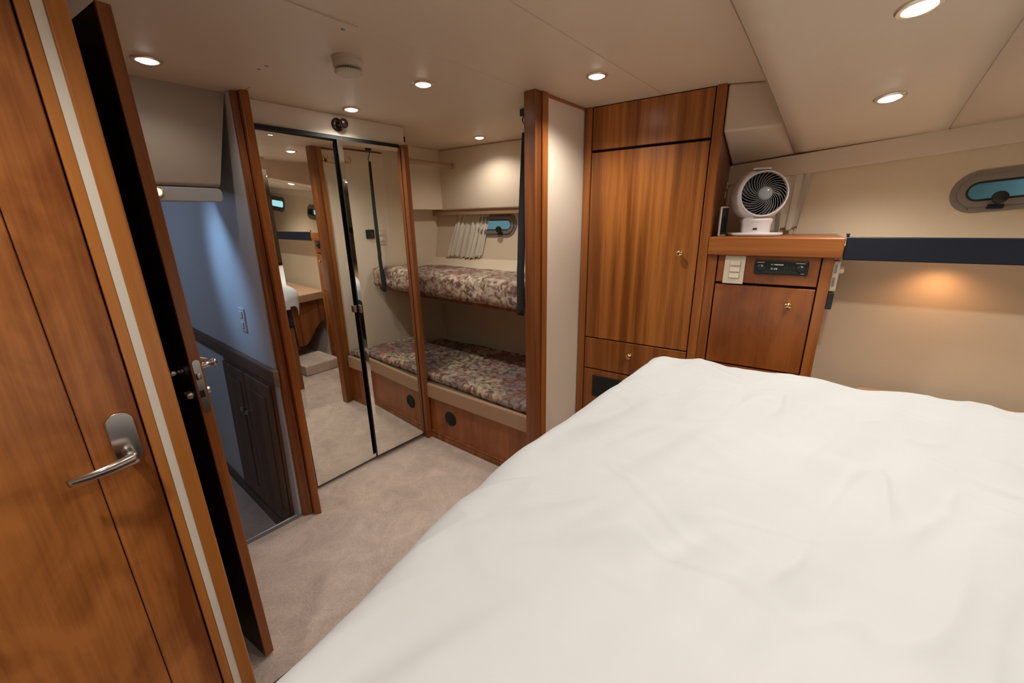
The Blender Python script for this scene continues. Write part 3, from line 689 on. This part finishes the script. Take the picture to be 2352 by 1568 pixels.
# front clip direction for the little switch
f2 = (Vector((tocam.x, tocam.y, 0))).normalized()
B(-0.008, 0.008, -0.002, 0.002, -0.0035, 0.0035).build('port', M_black, nk, loc=(f2.x * 0.059, f2.y * 0.059, 0.030), rot=math.atan2(f2.y, f2.x) + PI / 2)
prof = []; a0 = math.asin(0.0875 / R_)
for i in range(33):
    t = a0 + (PI - a0) * i / 32; prof.append((R_ * math.sin(t), R_ * math.cos(t)))
for i in range(24):
    t = PI - (PI - a0) * i / 23; prof.append(((R_ - 0.005) * math.sin(t), (R_ - 0.005) * math.cos(t)))
m = MB(); n_ = 56
m.lathe(prof, bc, ax, n_); m.f = m.f[:-2]
shell = m.build('shell', M_white, fn, smooth=True)
rm = MB(); rm.lathe([(0.0915, 0.0655), (0.0930, 0.071), (0.0905, 0.0755), (0.0870, 0.075), (0.0860, 0.064)], bc, ax, 64); rm.f = rm.f[:-2]
rm.build('rim', M_white, fn, smooth=True)
il = MB(); il.lathe([((R_ - 0.0075) * math.sin(a0 + (PI - a0) * i / 20), (R_ - 0.0075) * math.cos(a0 + (PI - a0) * i / 20)) for i in range(21)], bc, ax, 48); il.f = il.f[:-2]
il.build('inner_housing', M_blackm, fn, smooth=True)
axv = ax; ea = axv.cross(Vector((0, 0, 1))).normalized(); eb = ea.cross(axv).normalized()
rib = MB(); pr = []
for i in range(13):
    t = i / 12; r = 0.018 + (0.0868 - 0.018) * t; th = 1.15 * t ** 0.9
    pr.append(Vector((r * math.cos(th), r * math.sin(th), 0.088 - 0.015 * t * t)))
rib.tube(pr, 0.0009, 5)
grm = Matrix(((ea.x, eb.x, axv.x, bc.x), (ea.y, eb.y, axv.y, bc.y), (ea.z, eb.z, axv.z, bc.z), (0, 0, 0, 1)))
# build first rib in grille frame, then spin copies
r0 = rib.build('grille_rib', M_rib, fn, smooth=True)
NR = 30
for k in range(NR):
    o = r0 if k == 0 else r0.copy()
    if k: COL.objects.link(o); o.parent = fn
    o.matrix_local = grm @ Matrix.Rotation(2 * PI * k / NR, 4, 'Z')
MB().lathe([(0.026, 0.084), (0.026, 0.088), (0.018, 0.093), (0.002, 0.095)], bc, ax, 32).build('hub_cap', M_hub, fn, smooth=True)
for k in range(5):
    def bl(a, b, k=k):
        r = 0.018 + 0.066 * a; th = 2 * PI * k / 5 + 0.95 * (b - 0.5) * (0.6 + 0.4 * a) + 0.4 * a
        return bc + axv * (0.030 + 0.030 * (b - 0.5)) + ea * r * math.cos(th) + eb * r * math.sin(th)
    q = MB().grid(8, 6, bl).build('blade', M_blade, fn, smooth=True); s = q.modifiers.new('t', 'SOLIDIFY'); s.thickness = 0.0015
tp = MB(); tz = bc + Vector((0, 0, R_ - 0.004))
tp.box(-0.034, 0.034, -0.028, 0.028, 0, 0.008); tp.build('control_panel', M_white, fn, bevel=0.004, loc=tz + f2 * 0.035 + Vector((0, 0, -0.006)), rot=math.atan2(f2.y, f2.x) + PI / 2)

# mirror/clock standing behind it
ck = thing('bedside_display', 'small black screen with white surround standing against the wardrobe side', 'display', (2.040, 0.458, 1.3132), math.atan2(-0.72, -0.69) + PI / 2 + 0.50)
B(-0.030, 0.030, 0.0, 0.010, 0.0, 0.125).build('case', M_white, ck, bevel=0.005, seg=3)
B(-0.025, 0.025, -0.0015, 0.0, 0.006, 0.119).build('screen', M_display, ck, bevel=0.0007)
cbm = MB()
cp = []
for i in range(40):
    t = i / 39; cp.append((2.11 + 0.035 * math.sin(t * 9) + 0.05 * t, 0.475 + 0.008 * math.cos(t * 7), 1.320 + 0.10 * abs(math.sin(t * 5.5)) * (1 - 0.4 * t)))
cbm.tube(cp, 0.0018, 6); cc = cbm.build('charging_cable', M_cord, smooth=True); tag(cc, 'thin white charging cable looped on the counter behind the black screen', 'cable')
pgs = thing('wall_charger', 'white plug-in adapter on dark wardrobe side near the fan', 'charger', OC, TC)
B(0.6055, 0.616, 0.20, 0.235, 1.385, 1.425).build('adapter', M_white, pgs, bevel=0.002)
B(0.6055, 0.609, 0.29, 0.315, 1.48, 1.51).build('cover_plate', M_white, pgs, bevel=0.001)
B(0.6055, 0.609, 0.32, 0.345, 1.525, 1.555).build('cover_plate', M_white, pgs, bevel=0.001)

# ================================================================== CURTAINS
def curtain(name, label, loc, rot, x0t, x1t, x0b, x1b, zt, zb, dfn, folds, amp, seed=0.0):
    def f(a, b):
        xt = x0t + (x1t - x0t) * a; xb = x0b + (x1b - x0b) * a
        s = b ** 1.15
        x = xt + (xb - xt) * s + 0.004 * math.sin(a * folds * 4 * PI + 1.3 + b * 2)
        z = zt + (zb - zt) * b + (0.010 * math.sin(a * 7 + seed) - 0.008 * math.sin(a * folds * 2 * PI)) * b
        ph = folds * 2 * PI * (a + 0.05 * math.sin(a * 6 + seed)) + 0.5 * math.sin(b * 3 + seed)
        am = amp * (0.55 + 0.6 * b) * (0.8 + 0.35 * math.sin(a * 11 + seed))
        pl_ = 0.003 * math.sin(folds * 6 * PI * a) * max(0.0, 1 - b * 5)
        return (x, dfn(z) - am - am * math.sin(ph) - pl_ - 0.006, z)
    c = MB().grid(90, 26, f).build(name, M_cloth, loc=loc, rot=rot, smooth=True)
    s = c.modifiers.new('t', 'SOLIDIFY'); s.thickness = 0.0012
    return tag(c, label, 'curtain')
curtain('curtain', 'gathered cream curtain half across the oval port above the upper bunk', OA, TA, 0.105, 0.405, 0.025, 0.365, 1.462, 1.125, a_d, 8, 0.011, 0.4)
curtain('curtain', 'drooping cream curtain hanging on the hull behind the white fan', OC, TC, 0.70, 0.934, 0.74, 0.918, 1.60, 1.326, lambda z: h_d(z) - 0.004, 4, 0.013, 2.0)

# ================================================================== BUNKS
lb = thing('lower_bunk', 'lower bunk base with padded beige edge and dark wood front', 'bunk')
fp = [(1.540, 2.06), (1.5635, 1.152), (1.585, 1.152), (1.562, 2.06)]
MB().prism(fp, 0.03, 0.292).build('front_panel', M_flatwood, lb, bevel=0.001)
MB().prism([(1.530, 2.06), (1.5535, 1.152), (1.585, 1.152), (1.562, 2.06)], 0.0, 0.030).build('kick_board', M_darkwood, lb, bevel=0.003)
MB().prism([(1.534, 2.06), (1.5575, 1.152), (1.585, 1.152), (1.562, 2.06)], 0.030, 0.048).build('kick_moulding', M_darkwood, lb, bevel=0.004)
MB().prism([(1.522, 2.06), (1.5455, 1.150), (1.572, 1.150), (1.549, 2.06)], 0.290, 0.392).build('padded_edge', M_pad, lb, bevel=0.012, seg=4)
MB().prism([(1.60, 1.14), (2.30, 1.14), (2.18, 2.61), (1.58, 2.61)], 0.34, 0.375).build('bunk_board', M_vinyl, lb)
sp = MB().lathe([(0.049, 0), (0.049, 0.003), (0.044, 0.006), (0.043, 0.003), (0.006, 0.003), (0.002, 0.007)], (1.547, 1.800, 0.185), (-1, -0.026, 0), 36).build('speaker_grille', M_blackm, lb, smooth='auto')
for r in (0.014, 0.025, 0.036):
    tr = MB(); tr.tube([Vector((1.5435, 1.800 + r * math.cos(t * PI / 12), 0.185 + r * math.sin(t * PI / 12))) for t in range(25)], 0.0014, 5); tr.build('grille_ring', M_black, sp, smooth=True)
def mattress(name, label, x0, x1, y0, y1, z0, z1, rr, sag=0.0, cat='mattress', x1b=None):
    x1a = x1
    def f(a, b):
        x1 = x1a if x1b is None else x1a + (x1b - x1a) * b
        # cross-section loop in x-z swept along y
        y = y0 + (y1 - y0) * b
        t = a * 4 % 4; k = int(min(t, 3.9999)); u = t - k
        segs = [((x0 + rr, z0), (x1 - rr, z0)), ((x1, z0 + rr), (x1, z1 - rr)), ((x1 - rr, z1), (x0 + rr, z1)), ((x0, z1 - rr), (x0, z0 + rr))]
        if u < 0.7:
            p, q = segs[k]; w = u / 0.7; x = p[0] + (q[0] - p[0]) * w; z = p[1] + (q[1] - p[1]) * w
        else:
            w = (u - 0.7) / 0.3; cx = [x1 - rr, x1 - rr, x0 + rr, x0 + rr][k]; cz = [z0 + rr, z1 - rr, z1 - rr, z0 + rr][k]
            an = -PI / 2 + k * PI / 2 + w * PI / 2; x = cx + rr * math.cos(an); z = cz + rr * math.sin(an)
        e = min(b, 1 - b) * (y1 - y0)
        if e < rr:
            s = math.sqrt(max(0.0, 1 - (1 - e / rr) ** 2)); m_ = rr * (1 - s)
            x = min(max(x, x0 + m_), x1 - m_); z = min(max(z, z0 + m_), z1 - m_)
        n = noise.noise(Vector((x * 9, y * 9, z * 9))) * 0.005 + noise.noise(Vector((x * 3, y * 3, z * 3 + 4))) * 0.007
        if z > (z0 + z1) / 2: z += n - sag * math.sin((y - y0) / (y1 - y0) * PI)
        return (x + (n * 0.6 if x < x0 + 0.05 else 0), y, z)
    m = MB().grid(96, 60, f); o = m.build(name, M_floral, smooth=True)
    return tag(o, label, cat)
mattress('mattress', 'thin floral tapestry mattress on the shadowed lower bunk', 1.574, 2.31, 1.145, 2.60, 0.378, 0.440, 0.024, x1b=2.19)
mattress('mattress', 'thick floral tapestry mattress on the upper bunk below the curtain', 1.715, 2.15, 1.145, 2.60, 0.908, 1.070, 0.055)
ub = thing('upper_bunk', 'thin upper bunk board carrying the thick floral mattress', 'bunk')
B(1.79, 2.12, 1.131, 2.61, 0.88, 0.905).build('bunk_board', M_darkwood, ub, bevel=0.002)

# webbing straps holding the upper bunk
def strap(name, label, pts, w, loc=(0, 0, 0), widths=None):
    m = MB(); vs = []; n = len(pts)
    e = thing(name, label, 'strap', pts[0])
    p0 = Vector(pts[0])
    for i, p in enumerate(pts):
        ww = w * (widths[i] if widths else 1.0); p = Vector(p) - p0
        vs += [p + Vector((-0.0012, -ww / 2, 0)), p + Vector((-0.0012, ww / 2, 0)), p + Vector((0.0012, ww / 2, 0)), p + Vector((0.0012, -ww / 2, 0))]
    fs = [(3, 2, 1, 0), tuple(4 * (n - 1) + k for k in range(4))]
    for i in range(n - 1):
        for k in range(4): fs.append((4 * i + k, 4 * i + (k + 1) % 4, 4 * i + 4 + (k + 1) % 4, 4 * i + 4 + k))
    m.add(vs, fs); m.build('webbing', M_web, e, smooth=True)
    h = MB(); hp = []
    for i in range(25):
        t = i / 24; an = t * 2 * PI
        hp.append(Vector((0.0, 0.012 * math.sin(an * 1.0) * (1 if t < 0.5 else 1), 0.075 - 0.080 * t)))
    h.tube(hp, 0.0028, 8); hk = h.build('s_hook', M_bronze, e, smooth=True)
    B(-0.012, 0.012, -0.020, 0.020, 0.070, 0.100).build('bracket', M_black, e, bevel=0.002)
    return e
def strap_path(y0, y1, w0):
    p = []; w = []
    for i in range(30):
        t = i / 29; p.append((1.712 - 0.006 * math.sin(t * PI) - (0.010 if t > 0.72 else 0.010 * t), y0 + (y1 - y0) * t, 1.80 - (1.80 - 0.895) * t)); w.append(w0 + (1 - w0) * math.sin(min(1, t * 1.4) * PI / 2))
    return p, w
pts, wd_ = strap_path(1.315, 1.345, 0.6)
strap('bunk_strap', 'black webbing strap hanging beside the wooden pillar to the upper mattress', pts, 0.048, widths=wd_)
pts, wd_ = strap_path(2.275, 2.29, 0.8)
strap('bunk_strap', 'black webbing strap just right of the folding mirrors', pts, 0.032, widths=wd_)

# clothes rail across the alcove
cr = thing('clothes_rail', 'beige wooden clothes rail across the top of the bunk alcove', 'rail', (2.222, 2.375, 1.777))
dv = (Vector((1.828, 2.333, 1.777)) - Vector((2.222, 2.375, 1.777))).normalized()
MB().cyl(dv * 0.004, dv * 0.66, 0.0155, 24).build('rod', M_pad, cr, smooth='auto')
MB().lathe([(0.026, 0.002), (0.026, 0.008), (0.019, 0.012), (0.019, 0.022)], (0, 0, 0), dv, 24).build('socket', M_nickel, cr, smooth='auto')

# partition fittings on the bunk side (seen in the mirrors)
th = thing('bunk_thermostat', 'black square control with curved mark on the bunk side of the partition', 'thermostat', (1.756, 1.130, 1.310))
B(-0.034, 0.034, 0.0, 0.014, -0.033, 0.033).build('case', M_black, th, bevel=0.004)
ar = MB(); ar.tube([Vector((0.012 * math.cos(t * 0.25) + 0.004, 0.0155, 0.012 * math.sin(t * 0.25) - 0.006)) for t in range(0, 8)], 0.0012, 6); ar.build('mark', M_print, th)
s2 = thing('switch_plate', 'cream plate with two square switches on the bunk side of the partition', 'light switch', (1.846, 1.130, 1.287))
B(-0.036, 0.036, 0.0, 0.006, -0.058, 0.058).build('cover_plate', M_ivory, s2, bevel=0.002)
for z in (-0.024, 0.024): B(-0.012, 0.012, 0.006, 0.013, z - 0.011, z + 0.011).build('rocker', M_ivory2, s2, bevel=0.002)
hk = thing('coat_hook', 'ornate brass multi-arm coat hook behind the pillar seen in mirror', 'hook', (1.600, 1.130, 1.815))
MB().lathe([(0.022, 0), (0.022, 0.004), (0.014, 0.010), (0.010, 0.03), (0.014, 0.04), (0.008, 0.05)], (0, 0, 0), (0, 1, 0), 24).build('rosette', M_brass, hk, smooth='auto')
for k in range(4):
    t0 = -0.9 + 0.6 * k; q = MB()
    q.tube([Vector((math.sin(t0) * (0.01 + 0.045 * math.sin(s * PI / 14 * 1.1)), 0.03 + math.cos(t0) * (0.045 * math.sin(s * PI / 14 * 1.1)), -0.004 - 0.028 * math.sin(s * PI / 9) + 0.0035 * s)) for s in range(10)], 0.0026, 8)
    q.build('arm', M_brass, hk, smooth=True)

# ================================================================== BED
bd = thing('island_bed', 'wooden island bed base with navy mattress under the white duvet', 'bed')
B(-0.60, 1.44, -1.45, 0.45, 0.0, 0.56).build('base', M_darkwood, bd, bevel=0.004)
for (x, y) in ((1.45, 0.46),):
    B(x - 0.03, x + 0.02, y - 0.045, y - 0.012, 0, 0.56).build('corner_post', M_wood, bd, bevel=0.003)
    B(x - 0.045, x - 0.012, y - 0.03, y + 0.02, 0, 0.56).build('corner_post', M_wood, bd, bevel=0.003)
mt = MB(); mt.prism([(-0.64, -1.5), (1.66, -1.5), (1.475, 0.485), (-0.64, 0.485)], 0.565, 0.852); mt.build('mattress', M_navy, bd, bevel=0.035, seg=4)
# duvet
def xf(y): return 1.555 - 0.148 * (y - 0.53)
def duv(a, b):
    r = 0.085; drop = 0.075
    ext = PI / 2 * r + drop
    ly = 0.555 - r; lx = -0.70
    P = -0.70 + (1.555 + 0.70 - r + ext) * a
    Q = ly + ext - (ly + ext + 1.75) * b
    fx = xf(min(Q, ly)) - 1.555 if Q < ly else xf(ly) - 1.555
    ix = 1.555 - r
    qx = max(0.0, P - ix); qy = max(0.0, Q - ly); q = math.hypot(qx, qy)
    bx_ = min(P, ix); by = min(Q, ly)
    sc_ = (bx_ + 0.70) / (ix + 0.70)
    bx2 = bx_ + fx * sc_
    ztop = 0.888
    if q > 0:
        dx, dy = qx / q, qy / q
        if q < PI / 2 * r: o_ = r * math.sin(q / r); dn = r * (1 - math.cos(q / r))
        else: o_ = r - 0.10 * (q - PI / 2 * r); dn = r + (q - PI / 2 * r)
        x, y, z = bx2 + dx * o_, by + dy * o_, ztop - dn
    else:
        x, y, z = bx2, by, ztop
    y -= 0.085 * max(0.0, min(1.0, (0.75 - x) / 0.75)) ** 1.3 * max(0.0, min(1.0, (y + 0.6) / 0.9))
    # soft undulations, long diagonal folds towards the near left edge, fine creases
    n1 = noise.noise(Vector((x * 1.7, y * 1.7, 0.3))) * 0.016 * max(0.35, min(1.0, (1.75 - x) / 0.7))
    v = x * 0.35 + y * 1.0
    w = x * 1.0 - y * 0.35
    near = max(0.0, min(1.0, (y + 0.15) / 0.55)) * max(0.0, min(1.0, (1.35 - x) / 0.9))
    warp = noise.noise(Vector((x * 2.2, y * 2.2, 5.0))) * 0.5
    n2 = (noise.noise(Vector((w * 1.8 + warp, v * 10.0, 2.0)))) * 0.031 * (0.35 + near)
    n3 = noise.noise(Vector((x * 5.0 + warp * 2, y * 6.0, 8.0))) * 0.0105 + noise.noise(Vector((x * 14.0, y * 11.0, 3.0))) * 0.0024
    wr_ = noise.noise(Vector((x * 4.0 + 3 * warp, y * 4.0, 31.0)))
    n5 = (1 - min(1.0, abs(noise.noise(Vector((w * 3.0 + warp * 1.5, v * 9.0 + warp, 41.0)))) * 7.0)) * 0.0085 * max(0.0, wr_ + 0.25)
    n5 += (1 - min(1.0, abs(noise.noise(Vector((v * 3.5 + warp * 1.5, w * 8.0 + warp, 51.0)))) * 8.0)) * 0.0080 * max(0.0, 0.2 - wr_)
    rid = 1 - abs(noise.noise(Vector((x * 3.1 + warp, y * 3.1, 11.0)))) * 2.2
    n4 = max(0.0, rid - 0.72) * 0.012 * (0.4 + 0.6 * max(0.0, noise.noise(Vector((x * 2, y * 2, 20.0))) + 0.4))
    c = math.exp(-((x - 1.50) ** 2 + (y - 0.40) ** 2) / 0.03) * 0.012
    fold = math.exp(-((y + 0.62 + 0.25 * (x - 1.0)) / 0.02) ** 2) * 0.004 * max(0.0, min(1.0, x - 0.3))
    hgt = n1 + n2 + n3 + n4 + n5 + c + fold - 0.004
    if q > 0:
        s = min(1.0, q / (PI / 2 * r)); z += hgt * (1 - 0.6 * s)
        x += qx / q * n2 * s * 1.2 + qx / q * n1 * 0.3 * s; y += qy / q * (n2 * 1.2 + n1 * 0.3) * s
    else: z += hgt
    return (x, y, z)
dv_ = MB().grid(420, 420, duv).build('duvet', M_duvet, smooth=True)
s = dv_.modifiers.new('t', 'SOLIDIFY'); s.thickness = 0.006; s.offset = -1
tag(dv_, 'crumpled white duvet spread over the bed in the foreground', 'duvet')

# ================================================================== OPEN ENTRANCE DOOR (folded back towards the bulkhead)
dA = math.atan2(0.99, -0.138)
d2 = struct(empty('door_2', (0.2545, 1.296, 0.0), dA))
B(0.0, 0.655, 0.004, 0.0215, 0.010, 1.845).build('door_leaf', M_doorback, d2)
B(-0.003, 0.655, -0.003, 0.004, 0.010, 1.845).build('door_face', M_figured, d2)
B(-0.008, 0.0, -0.003, 0.0235, 0.010, 1.845).build('lipping', M_wood, d2, bevel=0.002)
lt = round_plate(0, 0, 0.017, 0.150, 0, 0.002)
lt.v = [(-0.008 - y, 0.0103 + x, 0.985 + z) for x, y, z in lt.v]
la = lt.build('latch_plate', M_nickel, d2)
B(-0.018, -0.008, 0.007, 0.018, 1.005, 1.025).build('latch_bolt', M_nickel, la, bevel=0.003)
B(-0.0106, -0.010, 0.007, 0.018, 0.955, 0.975).build('bolt_slot', M_blackm, la)
for s, nm in ((1, 'lever'), (-1, 'lever')):
    y0 = 0.0215 if s > 0 else -0.003
    hp = MB().lathe([(0.019, 0), (0.019, 0.004), (0.012, 0.008)], (0.045, y0, 1.025), (0, s, 0), 24).build('rosette', M_nickel, d2, smooth='auto')
    q = MB(); q.cyl((0.045, y0, 1.025), (0.045, y0 + s * 0.045, 1.025), 0.0085)
    q.tube([(0.040 + 0.10 * t / 8, y0 + s * (0.045 + 0.006 * math.sin(t / 8 * PI)), 1.027 - 0.006 * t / 8) for t in range(9)], [0.0095 - 0.0004 * t for t in range(9)], 12)
    q.build(nm, M_nickel, hp, smooth=True)
    MB().lathe([(0.013, 0), (0.013, 0.006), (0.009, 0.016), (0.003, 0.018)], (0.030, y0, 0.958), (0, s, 0), 20).build('thumb_turn', M_nickel, d2, smooth='auto')

# ================================================================== SMOKE DETECTOR
sm = thing('smoke_detector', 'round off-white smoke detector on the headliner above the mirrors', 'smoke detector', (0.828, 1.346, 1.9))
M_det = plain('aged_white_plastic', (0.58, 0.49, 0.38), 0.5)
MB().lathe([(0.047, 0), (0.047, -0.008), (0.043, -0.010)], (0, 0, 0), (0, 0, 1), 48).build('base_plate', M_det, sm, smooth='auto')
MB().lathe([(0.045, -0.010), (0.044, -0.028), (0.038, -0.030)], (0, 0, 0), (0, 0, 1), 48).build('body', M_det, sm, smooth='auto')
MB().lathe([(0.034, -0.030), (0.034, -0.038)], (0, 0, 0), (0, 0, 1), 48).build('vent_gap', M_blackm, sm, smooth='auto')
sl = MB()
for k in range(40):
    t = 2 * PI * k / 40; sl.cyl((0.039 * math.cos(t), 0.039 * math.sin(t), -0.0295), (0.039 * math.cos(t), 0.039 * math.sin(t), -0.0385), 0.0013, 5)
fins = sl.build('vent_fins', M_det, sm); fins['kind'] = 'stuff'
MB().lathe([(0.042, -0.038), (0.043, -0.041), (0.038, -0.047), (0.002, -0.048)], (0, 0, 0), (0, 0, 1), 48).build('cap', M_det, sm, smooth='auto')

# ================================================================== CEILING LIGHTS
def downlight(x, y, z, label, power=SPOT_W, tiltv=(0, 0, 1)):
    e = thing('ceiling_light', label, 'ceiling light', (x, y, z), 0, 'recessed ceiling lights')
    nrm = Vector(tiltv).normalized()
    e.rotation_mode = 'QUATERNION'; e.rotation_quaternion = Vector((0, 0, 1)).rotation_difference(nrm)
    MB().lathe([(0.040, 0.002), (0.041, -0.002), (0.038, -0.005), (0.030, -0.0055), (0.0267, -0.002), (0.0267, 0.002)], (0, 0, 0), (0, 0, 1), 40).build('bezel', M_ring, e, smooth='auto')
    MB().lathe([(0.0265, -0.001), (0.0260, -0.004), (0.020, -0.0085), (0.010, -0.0105), (0.001, -0.011)], (0, 0, 0), (0, 0, 1), 32).build('lens', M_lens, e, smooth=True)
    if power:
        light('lamp_beam', 'SPOT', (0, 0, -0.016), (0, 0, -1), power, LIGHT_COL, parent=e, spot_size=math.radians(148), spot_blend=0.7, shadow_soft_size=0.026)
    return e
downlight(1.152, 1.370, 1.9, 'recessed ceiling light between the smoke detector and the pillar')
downlight(1.520, 0.832, 1.9, 'recessed ceiling light in front of the wardrobe top')
downlight(1.159, 1.897, 1.9, 'recessed ceiling light just above the bronze coat peg', SPOT_W * 0.6)
downlight(2.058, 1.941, 1.9, 'recessed ceiling light inside the bunk alcove', SPOT_W * 0.45)
downlight(0.415, 1.800, 1.8955, 'recessed ceiling light above the passage doorway', SPOT_W * 0.12)
def on_panel(x, y, label, power=SPOT_W):
    e = 0.01; gx = (pz_(x + e, y) - pz_(x - e, y)) / (2 * e); gy = (pz_(x, y + e) - pz_(x, y - e)) / (2 * e)
    return downlight(x, y, pz_(x, y) - 0.0005, label, power, (-gx, -gy, 1))
on_panel(1.343, -0.024, 'recessed light at the top right edge over the bed', SPOT_W * 0.62)
on_panel(0.786, -0.040, 'added recessed fill light over the middle of the bed, just above the picture', SPOT_W * 0.72)  # unseen lamp, added to even out the light on the bed
on_panel(0.230, -0.050, 'added recessed fill light straight above the viewer over the bed', SPOT_W * 0.62)  # also added out of view, fills in light on the near bed
on_panel(1.900, -0.012, 'recessed light on the sloping panel above the navy-edged shelf', SPOT_W * 0.80)
on_panel(1.340, -1.100, 'recessed light over the far side of the bed, behind the viewer')
on_panel(1.900, -1.100, 'recessed light near the far porthole, seen in the left mirror')
downlight(-0.20, 0.64, 1.9, 'added ceiling fill light in front of the closed wooden door, above the viewer', SPOT_W * 0.95)  # lamp added out of view to brighten the door and its frame
on_panel(-0.30, -0.50, 'recessed light over the head of the bed, behind the viewer', SPOT_W * 1.0)
